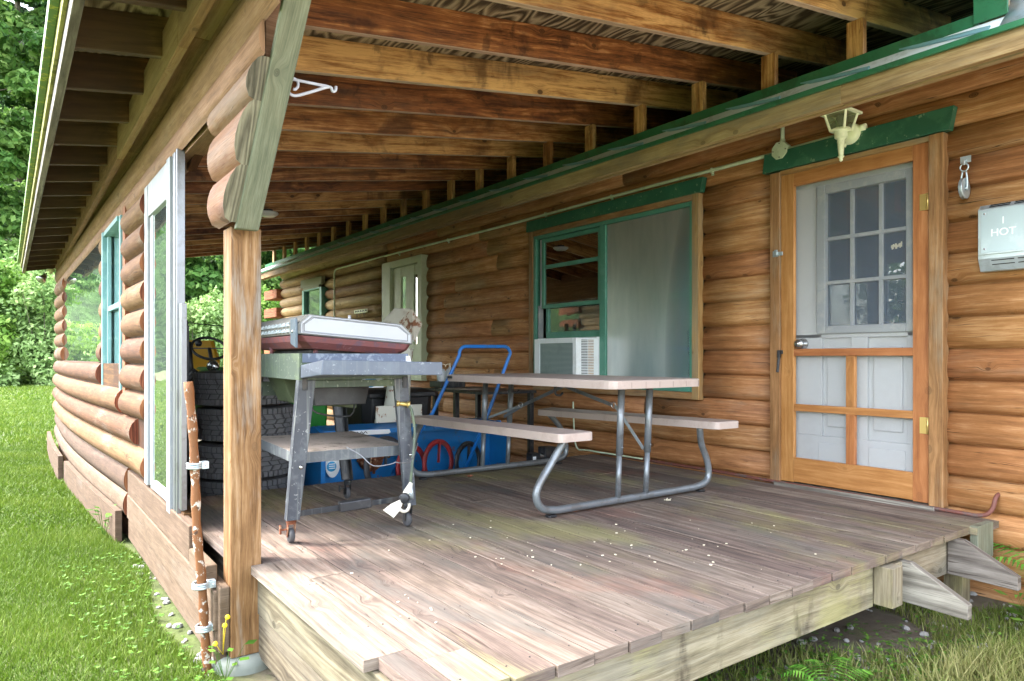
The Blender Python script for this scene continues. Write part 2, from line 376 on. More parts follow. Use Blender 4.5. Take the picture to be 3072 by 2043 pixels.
M['alu'] = paint('aluminium', (140, 142, 146), .35, .8, dirt=(110, 108, 104), d_amt=.4)
M['greydoor'] = paint('grey_door_paint', (178, 180, 180), .45, dirt=(160, 160, 156), d_amt=.15, var=.03)
M['palegreen'] = paint('pale_green_door_paint', (176, 184, 150), .45, dirt=(150, 152, 120), d_amt=.3)
M['lamp'] = paint('cream_green_lamp_paint', (232, 238, 200), .4, dirt=(180, 190, 140), d_amt=.4)
M['conduit'] = paint('painted_conduit', (196, 210, 180), .45, dirt=(150, 170, 130), d_amt=.4)
M['galv'] = paint('galvanised_steel', (184, 196, 200), .35, .6, dirt=(140, 150, 150), d_amt=.4)
M['brass'] = paint('brass', (208, 180, 110), .3, .7)
M['chrome'] = paint('brushed_steel', (170, 170, 168), .22, .9)
M['black'] = paint('black_plastic', (34, 35, 38), .45, dirt=(80, 80, 80), d_amt=.25)
M['blackmetal'] = paint('black_metal', (38, 40, 44), .45, .2, dirt=(96, 88, 80), d_amt=.4, streak=.15)
M['cartgrey'] = paint('dusty_black_cart', (84, 92, 104), .45, .1, dirt=(104, 112, 122), d_amt=.4, streak=.1, speck=(170, 174, 178), sp_amt=.4, sp_scale=60)
M['legblack'] = paint('dusty_black_leg', (62, 66, 74), .45, .1, dirt=(96, 102, 106), d_amt=.5, streak=.45, speck=(170, 172, 170), sp_amt=.4, sp_scale=55)
M['cartgreen'] = paint('algae_stained_cart', (76, 88, 76), .6, .0, dirt=(98, 112, 84), d_amt=.6, streak=.2, speck=(180, 186, 170), sp_amt=.4, sp_scale=60)
M['lid'] = paint('worn_aluminium_lid', (158, 160, 164), .42, .35, dirt=(150, 140, 132), d_amt=.4, d_lo=.55, d_hi=.7)
M['firebox'] = paint('rusty_maroon_firebox', (110, 62, 60), .7, dirt=(80, 64, 76), d_amt=.8, d_scale=24, bump=.4, speck=(150, 110, 110), sp_amt=.4)
M['rustwhite'] = paint('rusted_white_metal', (206, 204, 190), .6, dirt=(140, 84, 46), d_amt=.9, d_scale=9, d_lo=.56, d_hi=.6, bump=.3)
M['rust'] = paint('rust_metal', (112, 62, 36), .8, dirt=(180, 150, 120), d_amt=.7, d_scale=22, bump=.6)
M['blue'] = paint('blue_machine_paint', (22, 112, 178), .35, dirt=(70, 90, 96), d_amt=.55, d_scale=5, d_lo=.56, d_hi=.64, speck=(120, 70, 40), sp_amt=.6, sp_scale=14, var=.25)
M['bluetube'] = paint('blue_tube_paint', (24, 110, 190), .35, dirt=(70, 90, 100), d_amt=.3)
M['red'] = paint('red_auger_paint', (150, 44, 46), .55, dirt=(96, 66, 60), d_amt=.8, d_scale=9)
M['table'] = paint('beige_plastic', (178, 162, 153), .42, dirt=(158, 140, 128), d_amt=.4, speck=(150, 140, 130), sp_amt=.25, var=.05)
M['tube'] = paint('grey_steel_tube', (124, 130, 134), .35, .45, dirt=(96, 92, 88), d_amt=.5)
M['rubber'] = paint('black_rubber', (74, 75, 78), .6, dirt=(66, 64, 62), d_amt=.4, bump=.2, spec=.35)
M['yellow'] = paint('yellow_plastic', (196, 150, 20), .4)
M['mower'] = paint('green_machine_paint', (30, 96, 40), .35)
M['greenbin'] = paint('green_plastic_bin', (12, 120, 30), .4)
M['acwhite'] = paint('white_enamel', (222, 226, 226), .35, dirt=(200, 200, 190), d_amt=.3, var=.04)
M['fins'] = paint('condenser_fins', (128, 146, 146), .4, .5)
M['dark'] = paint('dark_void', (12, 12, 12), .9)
M['room'] = paint('dim_room_wall', (96, 90, 78), .9)
M['curtain'] = paint('pale_green_curtain', (226, 232, 222), .9)
M['stickwhite'] = paint('white_sticker', (222, 226, 228), .4, var=.03)
M['stickblue'] = paint('blue_sticker', (50, 150, 200), .4, var=.03)
M['ink'] = paint('dark_ink', (34, 30, 28), .6)
M['concrete'] = paint('concrete', (124, 130, 122), .85, dirt=(120, 122, 108), d_amt=.6, bump=.6)
M['redpipe'] = paint('old_red_pipe', (106, 62, 52), .6, dirt=(84, 78, 74), d_amt=.7, d_scale=14)
M['hook'] = paint('white_wire', (198, 200, 214), .4)
M['barn'] = paint('peeling_pole', (112, 70, 34), .75, dirt=(190, 186, 174), d_amt=.85, d_scale=26, d_lo=.55, d_hi=.6, speck=(52, 38, 26), sp_amt=.8, sp_scale=34, bump=.8, var=.3)
M['glass'] = glass('window_glass', (.80, .85, .84), .34, 0, wav=.004)
M['glassclear'] = glass('porch_glass', (.86, .9, .88), .34, 0, .06, (150, 165, 160), wav=.06)
M['glassdark'] = glass('dark_window_glass', (.55, .62, .68), .10, 0, .40, (34, 72, 100))
M['screen'] = glass('insect_screen', (.94, .97, .98), -.12, .35, .30, (98, 136, 138), dust=1)
M['lampglass'] = glass('lantern_glass', (.8, .85, .72), .16, .05, .28, (130, 140, 108))

def leafmat(name, a, b, c, trans=.25):
    s = NT(name); T = s.tint()
    col = s.ramp(T, [(0, lin(a)), (.55, lin(b)), (1, lin(c))])
    s.l(col, s.b.inputs['Base Color']); s.b.inputs['Roughness'].default_value = .55; s.b.inputs['Specular IOR Level'].default_value = .25
    t = s.n('ShaderNodeBsdfTranslucent'); s.l(col, t.inputs[0]); m = s.n('ShaderNodeMixShader'); m.inputs[0].default_value = trans
    s.l(s.b.outputs[0], m.inputs[1]); s.l(t.outputs[0], m.inputs[2]); s.l(m.outputs[0], s.out.inputs[0]); return s.m
M['grass'] = leafmat('grass_blades', (54, 80, 20), (88, 114, 32), (126, 140, 70), .3)
M['leaf_bush'] = leafmat('bush_leaves', (50, 88, 26), (94, 132, 44), (146, 176, 84), .35)
M['leaf_pale'] = leafmat('pale_bush_leaves', (78, 112, 54), (122, 152, 84), (164, 188, 124), .35)
M['leaf_tree'] = leafmat('tree_leaves', (40, 78, 30), (84, 124, 54), (134, 166, 88), .4)
M['leaf_dark'] = leafmat('conifer_needles', (28, 52, 28), (58, 90, 50), (96, 124, 74), .25)
M['weed'] = leafmat('weed_leaves', (48, 84, 22), (76, 116, 36), (104, 140, 54), .2)
M['fern'] = leafmat('fern_leaves', (56, 104, 30), (92, 148, 48), (130, 178, 74), .3)
M['bark'] = wood('tree_bark', (50, 44, 36), (86, 78, 66), (120, 110, 96), knots=0, figure=1, rough=.9)
M['flower'] = paint('yellow_petals', (230, 200, 30), .5); M['orangeflower'] = paint('orange_petals', (226, 98, 24), .5)
M['stone'] = paint('gravel_stone', (150, 148, 142), .85, dirt=(110, 104, 98), d_amt=.6, bump=.5, var=.3)
M['cloth'] = paint('off_white_tape', (214, 208, 190), .7)
M['deadleaf'] = paint('dead_leaf', (150, 96, 70), .8)
M['chip'] = paint('pale_wood_chips', (214, 204, 178), .8)
M['dirt'] = paint('dirt', (96, 82, 64), .95, dirt=(60, 50, 38), d_amt=.8, d_scale=12, bump=.8)

# ---------------- ground ----------------
GZ = -.42
def ground_mat():
    s = NT('ground_soil_and_turf'); P = s.pos()
    n = s.noise(P, .35, 5, .6); n2 = s.noise(P, 9, 5, .65)
    turf = s.mix(n2, lin((54, 62, 30)), lin((84, 98, 42)))
    soil = s.mix(n2, lin((66, 56, 44)), lin((118, 108, 92)))
    sp = s.n('ShaderNodeSeparateXYZ'); s.l(P, sp.inputs[0])
    mx = s.math('MULTIPLY', s.step(sp.outputs[0], .66, .9), s.math('MULTIPLY', s.math('SUBTRACT', 1, s.step(sp.outputs[0], 5, 6)), s.math('SUBTRACT', 1, s.step(sp.outputs[1], 11, 13))))
    mx = s.math('MULTIPLY', mx, s.math('SUBTRACT', 1, s.math('MULTIPLY', s.step(n2, .52, .6), .35)))
    near = s.math('MULTIPLY', s.math('SUBTRACT', 1, s.step(sp.outputs[1], -.3, .5)), s.step(sp.outputs[0], .3, 1.2))
    bounce_col = s.mix(s.noise(P, 40, 3, .6), lin((140, 134, 122)), lin((196, 190, 178)))  # unseen pale ground behind the camera, added to bounce light under the porch
    s.l(s.mix(near, s.mix(mx, turf, soil), bounce_col), s.b.inputs['Base Color']); s.b.inputs['Roughness'].default_value = .95; s.bump(n2, .6, .03)
    return s.m
g = MB()
xs = [-250, -60, -20, -8, -3, 0, 2, 4, 8, 20, 60, 250]; ys = [-120, -40, -12, -4, -1, 0, 1, 2, 4, 6, 9, 14, 22, 34, 50, 90, 300]
gv = [(x, y, GZ) for x in xs for y in ys]; ny = len(ys)
gf = [(i * ny + j, (i + 1) * ny + j, (i + 1) * ny + j + 1, i * ny + j + 1) for i in range(len(xs) - 1) for j in range(ny - 1)]
g.add(gv, gf); go = g.build('ground', ground_mat()); tag(go, kind='structure')

def fastmesh(name, verts, faces_n, nf, tint, mat, parent=None, smooth=False):
    """verts: (N,3); quads/tris laid out consecutively with faces_n corners each"""
    me = bpy.data.meshes.new(name); nv = len(verts); me.vertices.add(nv); me.vertices.foreach_set('co', verts.astype(np.float32).ravel())
    me.loops.add(nf * faces_n); me.polygons.add(nf)
    me.loops.foreach_set('vertex_index', np.arange(nf * faces_n, dtype=np.int32))
    me.polygons.foreach_set('loop_start', np.arange(0, nf * faces_n, faces_n, dtype=np.int32))
    me.polygons.foreach_set('loop_total', np.full(nf, faces_n, dtype=np.int32))
    at = me.attributes.new('tint', 'FLOAT', 'FACE'); at.data.foreach_set('value', tint.astype(np.float32))
    me.materials.append(mat); me.update(calc_edges=True)
    o = bpy.data.objects.new(name, me); SC.collection.objects.link(o); WLOC[o.name] = (0, 0, 0)
    if parent is not None:
        o.parent = parent; o.matrix_parent_inverse = Matrix.Translation(-Vector(WLOC[parent.name]))
    return o
def blades(n, xr, yr, hmin, hmax, wd, tlo=0, thi=1, mask=None, z=GZ, patch=True):
    x = rng.uniform(*xr, n); y = rng.uniform(*yr, n)
    if mask is not None: k = mask(x, y); x = x[k]; y = y[k]
    n = len(x); a = rng.uniform(0, 2 * np.pi, n); h = rng.uniform(hmin, hmax, n); lean = rng.uniform(.1, .9, n) * h; la = rng.uniform(0, 2 * np.pi, n)
    pt = .5 + .25 * np.sin(x * 2.3 + np.sin(y * 1.7) * 2) * np.cos(y * 1.9 + x) + .12 * np.sin(x * 7.1 + y * 5.3)
    if patch: h *= .65 + .7 * pt
    dx = np.cos(a) * wd / 2; dy = np.sin(a) * wd / 2; lx = np.cos(la) * lean; ly = np.sin(la) * lean; zz = np.full(n, z)
    p0 = np.stack([x - dx, y - dy, zz], 1); p1 = np.stack([x + dx, y + dy, zz], 1)
    p2 = np.stack([x + dx * .7 + lx * .4, y + dy * .7 + ly * .4, zz + h * .6], 1); p3 = np.stack([x - dx * .7 + lx * .4, y - dy * .7 + ly * .4, zz + h * .6], 1)
    p4 = np.stack([x + lx, y + ly, zz + h * .95], 1)
    V = np.stack([p0, p1, p2, p3, p3, p2, p4, p4], 1).reshape(-1, 3)
    t = np.repeat(np.clip(tlo + (thi - tlo) * (.55 * pt + .5 * rng.random(n)), 0, 1), 2)
    return V, t
vs_, ts_ = [], []
def lawnmask(x, y): return (x < .64 + .05 * np.sin(y * 3)) | (y > 13.2) | (x < -.1)
for (n, xr, yr, h0, h1, wd) in ((150000, (-1.6, .72), (1.6, 6), .018, .05, .004), (90000, (-2.5, .7), (6, 12), .025, .06, .008),
                                (60000, (-4, 6), (12, 24), .05, .10, .02), (26000, (-6, 14), (24, 40), .05, .12, .045)):
    v, t = blades(n, xr, yr, h0, h1, wd, 0, 1, lawnmask); vs_.append(v); ts_.append(t)
V = np.concatenate(vs_); T = np.concatenate(ts_)
tag(fastmesh('lawn_grass', V, 4, len(V) // 4, T, M['grass']), 'short bright green lawn grass beside the log wall', 'grass', kind='stuff')
# rough grass in front of and under the deck on the right
def rmask(x, y): return ((np.sin(x * 5 + np.cos(y * 4) * 2) + np.sin(y * 6.3 + x * 2)) > -.4) & (rng.random(len(x)) < np.clip(1.55 - (y - .6) * .9, .12, 1))
v1, t1 = blades(42000, (1.3, 4.2), (.3, 2.1), .02, .07, .005, .1, .95, rmask)
v2, t2 = blades(3500, (2.2, 3.4), (.85, 1.2), .06, .16, .006, .4, 1, None)
V = np.concatenate([v1, v2]); T = np.concatenate([t1, t2])
tag(fastmesh('rough_grass', V, 4, len(V) // 4, T, leafmat('straw_mixed_grass', (62, 76, 26), (96, 112, 44), (164, 156, 108), .3)), 'rough patchy grass and weeds growing below the deck edge', 'grass', kind='stuff')
# gravel
st = MB()
for i in range(520):
    if i % 2: x = random.uniform(2.3, 4.2); y = random.uniform(.75, 2.0)
    else:
        if i > 90: continue
        x = random.uniform(.62, .72); y = random.uniform(2.6, 5.0)
    r = random.uniform(.008, .026); a = random.random() * 6
    seg = 6; o0 = len(st.v); st.sphere((0, 0, 0), r, 6, 4, (1, random.uniform(.6, 1), random.uniform(.4, .7)))
    st.xf(Matrix.Translation((x, y, GZ + r * .25)) @ Matrix.Rotation(a, 4, 'Z') @ Matrix.Rotation(random.uniform(-.4, .4), 4, 'X'), o0)
st.sm = [False] * len(st.sm)
tag(st.build('gravel', M['stone']), 'loose grey gravel stones scattered along the foundation', 'gravel', kind='stuff')

# ---------------- log siding ----------------
def strip(mb, prof, path, tint=None, caps=True, wob=0):
    """prof: [(out, z)], path: [(base_x, y, dz)] ; outward = -X"""
    n = len(prof); vs = []; L = 0; fs = []; uvs = []
    pl = [0]
    for i in range(1, n): pl.append(pl[-1] + math.dist(prof[i], prof[i-1]))
    for i, (bx, y, dz) in enumerate(path):
        for (o_, z) in prof: vs.append((bx - o_ * (1 + random.uniform(-wob, wob)), y, z + dz))
    for i in range(len(path) - 1):
        l0 = path[i][1]; l1 = path[i+1][1]
        for k in range(n - 1):
            fs.append((i * n + k, (i + 1) * n + k, (i + 1) * n + k + 1, i * n + k + 1)); uvs.append([(l0, pl[k]), (l1, pl[k]), (l1, pl[k+1]), (l0, pl[k+1])])
    mb.add(vs, fs, uvs, tint, True)
    if caps:
        o = len(mb.v) - len(vs)
        for b, rev in ((0, False), (len(path) - 1, True)):
            f = [o + b * n + k for k in range(n)]
            if rev: f.reverse()
            mb.f.append(tuple(f)); mb.uv.append([(mb.v[q][2] * .3, mb.v[q][0]) for q in f]); mb.t.append(mb.t[-1]); mb.sm.append(False); mb.mi.append(0)
def dprof(z0, h, bulge, kind='d'):
    if kind == 'd': pts = [(-.2, 0), (-.2, .012), (.5, .07), (.9, .28), (1, .45), (.93, .62), (.72, .80), (.35, .95), (.05, .992), (-.03, 1)]
    elif kind == 'facet': pts = [(-.5, 0), (-.5, .016), (.45, .05), (.85, .13), (1, .30), (.98, .50), (.62, .76), (.22, .93), (-.05, .985), (-.5, 1)]
    else: pts = [(-.2, 0), (.05, .01), (.42, .1), (.78, .25), (.98, .42), (1, .55), (.86, .74), (.5, .91), (.1, .99), (-.2, 1)]
    return [((o if o > 0 else o) * bulge, z0 + h * z) for o, z in pts]

HX = 4.2
house = thing('log_house', 'long single storey house clad in brown stained log siding along the right of the deck', 'house', (4.2, 6, -.42))
sid = MB(); openings = [(3.36, 5.42, .539, 2.096), (1.72, 2.74, .02, 2.096), (7.54, 8.62, .8, 2.1), (10.8, 11.66, .95, 2.06)]
k = -3
while True:
    z0 = .02 + .173 * k; z1 = z0 + .173
    if z0 > 2.41: break
    ys_ = -1.2 + random.random() * 2; joints = [-1.2]
    while ys_ < 9: joints.append(ys_); ys_ += random.uniform(2.6, 4.2)
    joints = sorted(set(j for j in joints if j < 8.2 and not (2.6 < j < 3.5 or 1.1 < j < 1.8 or j > 5.2 and j < 5.8))) + [8.62]
    for a, b in zip(joints[:-1], joints[1:]):
        segs = [(a, b)]
        for (oy0, oy1, oz0, oz1) in openings:
            if z0 < oz1 - .03 and z1 > oz0 + .03:
                ns = []
                for (p, q) in segs:
                    if q <= oy0 or p >= oy1: ns.append((p, q)); continue
                    if p < oy0: ns.append((p, oy0))
                    if q > oy1: ns.append((oy1, q))
                segs = ns
        for (p, q) in segs:
            if q - p < .02: continue
            m = max(2, int((q - p) / .5) + 1)
            strip(sid, dprof(z0, .173, .03, 'facet'), [(HX, p + (q - p) * i / (m - 1), 0) for i in range(m)], wob=.0)
    k += 1
so_ = sid.build('log_siding', M['siding'], house)
# far part: rounder paler logs
far = MB()
for k in range(-3, 14):
    z0 = .02 + .173 * k
    if z0 > 2.36: break
    segs = [(8.64, 13.05)]
    for (oy0, oy1, oz0, oz1) in openings[2:]:
        if z0 < oz1 - .03 and z0 + .173 > oz0 + .03:
            ns = []
            for (p, q) in segs:
                if q <= oy0 or p >= oy1: ns.append((p, q)); continue
                if p < oy0: ns.append((p, oy0))
                if q > oy1: ns.append((oy1, q))
            segs = ns
    for (p, q) in segs:
        m = max(2, int((q - p) / .4) + 1)
        strip(far, dprof(z0, .173, .085, 'r'), [(HX + .02, p + (q - p) * i / (m - 1), 0) for i in range(m)])
far.build('round_log_siding', M['oldlog'], house)
cor = MB(); ce = MB()
for z0 in (1.587, 1.932, 1.24, .895, .55):
    cor.box((4.06, 13.0, z0), (4.34, 13.75, z0 + .165), axis=1); ce.box((4.05, 12.98, z0 - .002), (4.35, 13.0, z0 + .17))
cor.build_each('corner_log', M['endgrain'], house)
# interior walls behind the openings and the closing shell
sh = MB()
sh.box((4.9, -1.2, -.5), (5.0, 13.2, 2.5)); sh.box((4.22, -1.2, 2.42), (5.0, 13.2, 2.5)); sh.box((4.24, -1.2, -.5), (4.9, 13.2, .0))
for y in (-1.2, 3.1, 5.6, 9.2, 13.1): sh.box((4.24, y, 0), (4.9, y + .1, 2.42))
sh.build('room_wall', M['room'], house)
eave_s = MB()
EX = 3.5
# fascia, drip edge, soffit
f_ = MB(); yy = -1.3
while yy < 12.05:
    y2 = min(12.1, yy + random.uniform(3, 4)); f_.box((EX, yy + .001, 2.15), (EX + .035, y2, 2.262)); f_.box((EX + .035, yy + .001, 2.142), (EX + .075, y2, 2.19)); yy = y2
f_.build('fascia', M['fascia'], house, bevel=.003)
s_ = MB(); s_.hexa([(x, y, z + dz) for x, z in ((EX + .07, 2.19), (HX + .06, 2.415)) for y in (-1.3, 12.05) for dz in (0, .02)], axis=1)
s_.build('soffit', M['redtrim'], house)
de = MB(); yy = -1.3
while yy < 12.1:
    y2 = min(12.15, yy + 3.05); de.box((EX - .018, yy, 2.252), (EX - .003, y2 + .004, 2.272)); de.box((EX - .022, yy, 2.243), (EX - .004, y2, 2.2515)); yy = y2
de.build('drip_edge', M['greenmetal'], house, bevel=.002)
# main roof deck
rf = MB(); rf.hexa([(x, y, z + dz) for x, z in ((EX + .1, 2.31), (8.5, 4.0)) for y in (-1.3, 13.4) for dz in (0, .02)], axis=1)
rf.build('roof', M['greenmetal'], house)
# pale apron sheets between drip edge and sill flashing, overlapping like shingled pieces
ap = MB(); yy = 1.2
while yy < 12:
    y2 = yy + random.uniform(.45, .6)
    ap.hexa([(EX + .0, yy, 2.264), (EX + .004, yy, 2.264), (EX + .0, y2, 2.264), (EX + .004, y2, 2.264), (EX + .078, yy, 2.345), (EX + .082, yy, 2.345), (EX + .078, y2, 2.345), (EX + .082, y2, 2.345)], axis=0)
    ap.v[-8:] = [ap.v[-8 + i] for i in (0, 1, 2, 3, 4, 5, 6, 7)]
    yy = y2
ap.build('apron_flashing', paint('dusty_flashing', (206, 212, 208), .5, 0, dirt=(150, 158, 140), d_amt=.5), house)
ap2 = MB()
yy = 1.25
while yy < 9:
    ap2.prism([(EX - .004, yy, 2.288), (EX + .066, yy + .42, 2.352), (EX + .068, yy + .36, 2.333), (EX - .003, yy + .01, 2.272)], (-.006, 0, .003)); yy += random.uniform(.49, .54)
ap2.build('flashing_tab', paint('blue_grey_tab', (116, 156, 166), .4, 0), house)
# tall pale flashing beyond the end of the porch roof
bf = MB()
prof = [(EX - .01, 2.273), (EX + .05, 2.34), (EX + .10, 2.40), (EX + .12, 2.5), (EX + .16, 2.75)]
ysn = [1.215, 1.1, .95, .8, .6, .3, -.2, -1.2]
vs = []; 
for j, y in enumerate(ysn):
    for i, (x, z) in enumerate(prof): vs.append((x + .02 * math.sin(j * 1.9 + i * 1.3) * (i > 0), y, z + (.01 * math.sin(j * 2.3 + i)) * (i > 0)))
fs = [(j * 5 + i, j * 5 + i + 1, (j + 1) * 5 + i + 1, (j + 1) * 5 + i) for j in range(len(ysn) - 1) for i in range(4)]
bf.add(vs, fs, smooth=True); bfo = bf.build('tall_flashing', M['bluemetal'], house)
so2 = bfo.modifiers.new('Solid', 'SOLIDIFY'); so2.thickness = .003

# ---------------- door group ----------------
dr = MB()
dr.box((4.12, 2.69, .016), (4.19, 2.76, 2.055)); dr.box((4.12, 1.70, .02), (4.19, 1.775, 2.062)); dr.box((4.128, 1.775, 2.03), (4.19, 2.69, 2.062), axis=1)
dr.build_each('door_trim', M['trimwood'], house, bevel=.003)
sl = MB(); sl.box((4.10, 1.74, -.02), (4.2, 2.72, .022), axis=1); sl.build('door_sill', M['greywood'], house, bevel=.003)
gh = MB()
gh.prism([(4.115, 2.815, 2.066), (4.115, 1.668, 2.066), (4.115, 1.645, 2.19), (4.115, 2.800, 2.19)], (.05, 0, 0)); gh.build('door_header', M['green'], house, bevel=.002)
# inner door
ed = MB(); DX = 4.195
ed.box((DX, 1.80, .03), (DX + .045, 2.68, .34)); ed.box((DX, 1.80, .96), (DX + .045, 2.68, .985)); ed.box((DX, 1.80, 1.92), (DX + .045, 2.68, 2.05))
ed.box((DX, 1.80, .34), (DX + .045, 1.92, 1.92)); ed.box((DX, 2.44, .34), (DX + .045, 2.68, 1.92)); ed.box((DX, 2.15, .34), (DX + .045, 2.25, .96))
ed.box((DX + .02, 1.9, .34), (DX + .04, 2.46, .96))
edo = ed.build('entry_door', M['greydoor'], house, bevel=.003)
pn = MB()
for (a, b) in ((1.92, 2.15), (2.25, 2.44)):
    for (za, zb) in ((.36, .94),): pn.box((DX + .006, a + .03, za + .04), (DX + .022, b - .03, zb - .04))
for (a, b) in ((1.93, 2.14), (2.27, 2.46)): pn.box((DX - .006, a, .10), (DX + .002, b, .30))
pn.build_each('door_panel', M['greydoor'], edo, bevel=.008)
fr = MB()
for (a, b, c, d) in ((1.865, 1.92, .985, 1.92), (2.405, 2.465, .985, 1.92), (1.92, 2.405, .985, 1.035), (1.92, 2.405, 1.865, 1.92)): fr.box((DX - .022, a, c), (DX + .02, b, d))
fr.build('glazing_frame', M['white'], edo, bevel=.006)
mu = MB()
for y in (2.068, 2.242): mu.box((DX - .008, y - .011, 1.035), (DX + .012, y + .011, 1.865))
for z in (1.305, 1.58): mu.box((DX - .009, 1.92, z - .011), (DX + .012, 2.405, z + .011))
mu.build_each('muntin', M['white'], edo, bevel=.003)
gl = MB(); gl.box((DX + .012, 1.92, 1.03), (DX + .016, 2.41, 1.87)); gl.build_each('door_glass', M['glassdark'], edo)
bl = MB(); bl.box((DX + .06, 1.9, 1.0), (DX + .064, 2.45, 1.9)); bl.build('window_blind', paint('dark_blue_blind', (62, 96, 128), .8), edo)
rb = MB()
for y in (2.30, 2.01):
    rb.prism([(DX + .03, y, 1.86), (DX + .03, y - .045, 1.86), (DX + .03, y - .04, 1.68), (DX + .03, y - .005, 1.70)], (.003, 0, 0))
rb.build_each('red_tab', paint('muted_red_ribbon', (214, 70, 100), .8), edo)
kn = MB(); kn.lathe([(.0, .001), (.036, .002), (.036, .012), (.014, .02), (.012, .035), (.026, .045), (.03, .06), (.02, .072), (0, .074)], (DX, 2.565, .925), (-1, 0, 0), 20)
kn.build('door_knob', M['chrome'], edo)
# dead insect shape / sticker on the pane
dk = MB()
for i in range(16): 
    y = 2.02 - i * .004 - .004; dk.box((DX + .009, y, 1.47 + random.uniform(-.008, .012) + i * .001), (DX + .0115, y - .006, 1.485 + random.uniform(-.004, .012) + i * .001))
dk.build('window_decal', M['chip'], edo)
# screen door in front
SX = 4.135
sdm = MB()
def rail(y0, y1, z0, z1, ax): sdm.box((SX, y0, z0), (SX + .032, y1, z1), axis=ax)
rail(2.598, 2.688, .03, 2.03, 2); rail(1.78, 1.864, .03, 2.03, 2); rail(1.864, 2.598, 1.946, 2.03, 1); rail(1.864, 2.598, .035, .19, 1)
SX += .0015
rail(1.864, 2.598, .847, .893, 1); rail(1.864, 2.598, .492, .536, 1); SX -= .003; rail(2.197, 2.25, .19, .492, 2); rail(2.197, 2.25, .536, .847, 2); SX += .0015
sdo = sdm.build('screen_door', M['doorwood'], house, bevel=.003)
sc = MB(); sc.add([(SX + .026, 1.866, .192), (SX + .026, 2.596, .192), (SX + .026, 2.596, 1.944), (SX + .026, 1.866, 1.944)], [(0, 1, 2, 3)]); sc.build('screen_mesh', glass('door_screen', (.98, .98, .98), .0, .4, .15, (170, 172, 174)), sdo)
for z in (.46, 1.70):
    h = MB(); h.box((SX - .004, 1.755, z - .045), (SX - .0005, 1.825, z + .045)); h.tube([(SX - .007, 1.782, z - .046), (SX - .007, 1.782, z + .046)], .006, 8); h.build('hinge', M['brass'], sdo)
h = MB(); h.box((SX - .012, 2.70, .86), (SX - .0, 2.672, .885)); h.box((SX - .03, 2.700, .835), (SX - .01, 2.682, .885)); h.beam((SX - .022, 2.69, .84), (SX - .03, 2.694, .74), .012, .016); h.build('door_handle', M['black'], sdo, bevel=.003)
h = MB(); h.box((SX - .022, 2.735, 1.505), (SX - .012, 2.665, 1.53)); h.box((SX - .03, 2.72, 1.51), (SX - .018, 2.70, 1.545)); h.box((SX - .016, 2.74, 1.5), (SX - .013, 2.70, 1.54)); h.build('latch', M['galv'], sdo, bevel=.002)

# ---------------- big window ----------------
WX = 4.15
wt = MB(); wt.box((WX - .03, 3.355, .524), (WX + .03, 3.415, 2.05)); wt.box((WX - .03, 5.345, .58), (WX + .03, 5.405, 2.05)); wt.box((WX - .028, 3.415, 2.0), (WX + .03, 5.345, 2.05)); wt.box((WX - .028, 3.415, .526), (WX + .03, 5.345, .578))
wt.build('window_trim', M['trimwood'], house, bevel=.003)
gh = MB(); gh.prism([(WX - .045, 5.43, 2.052), (WX - .045, 3.325, 2.045), (WX - .045, 3.30, 2.15), (WX - .045, 5.42, 2.15)], (.05, 0, 0)); gh.build('window_header', M['green'], house, bevel=.002)
wf = MB()
wf.box((WX - .02, 3.416, .579), (WX + .07, 3.445, 1.999)); wf.box((WX - .02, 5.305, .579), (WX + .07, 5.344, 1.999)); wf.box((WX - .02, 4.345, .62), (WX + .07, 4.42, 1.965)); wf.box((WX - .02, 3.445, 1.965), (WX + .07, 5.305, 1.999)); wf.box((WX - .024, 3.445, .579), (WX + .07, 5.305, .622))
wfo = wf.build('window', M['greenwin'], house, bevel=.004)
sa = MB()
# left sash: upper
def sash(y0, y1, z0, z1, x, t=.035):
    sa.box((x, y0, z0), (x + .03, y0 + t, z1)); sa.box((x, y1 - t, z0), (x + .03, y1, z1)); sa.box((x + .001, y0 + t, z0), (x + .029, y1 - t, z0 + t)); sa.box((x + .001, y0 + t, z1 - t), (x + .029, y1 - t, z1))
sash(4.425, 5.24, 1.30, 1.96, WX + .0); sash(4.425, 5.215, 1.02, 1.345, WX + .032); sa.box((WX + .002, 4.46, 1.675), (WX + .028, 5.2, 1.71)); sa.box((WX + .03, 4.43, 1.0), (WX + .06, 5.2, 1.075))
sash(3.447, 4.34, 1.29, 1.96, WX + .012); sash(3.447, 4.34, .625, 1.33, WX + .044)
sa.build_each('sash', M['greenwin'], wfo, bevel=.003)
wh = MB(); wh.box((WX - .005, 5.275, .62), (WX + .05, 5.292, 1.33)); wh.box((WX - .005, 5.245, 1.3), (WX + .05, 5.255, 1.96)); wh.box((WX + .0, 4.31, .62), (WX + .04, 4.325, 1.30)); wh.build_each('jamb_liner', M['white'], wfo)
gl = MB(); gl.box((WX + .014, 4.46, 1.33), (WX + .017, 5.2, 1.93)); gl.box((WX + .048, 4.46, 1.07), (WX + .051, 5.2, 1.33)); gl.box((WX + .028, 3.48, 1.32), (WX + .031, 4.31, 1.93)); gl.box((WX + .058, 3.48, .66), (WX + .061, 4.31, 1.30)); gl.build('glass_pane', M['glass'], wfo)
scn = MB(); scn.add([(WX - .008, 3.45, .628), (WX - .008, 4.335, .628), (WX - .008, 4.335, 1.96), (WX - .008, 3.45, 1.96)], [(0, 1, 2, 3)]); scn.build('insect_screen', M['screen'], wfo)
cu = MB()
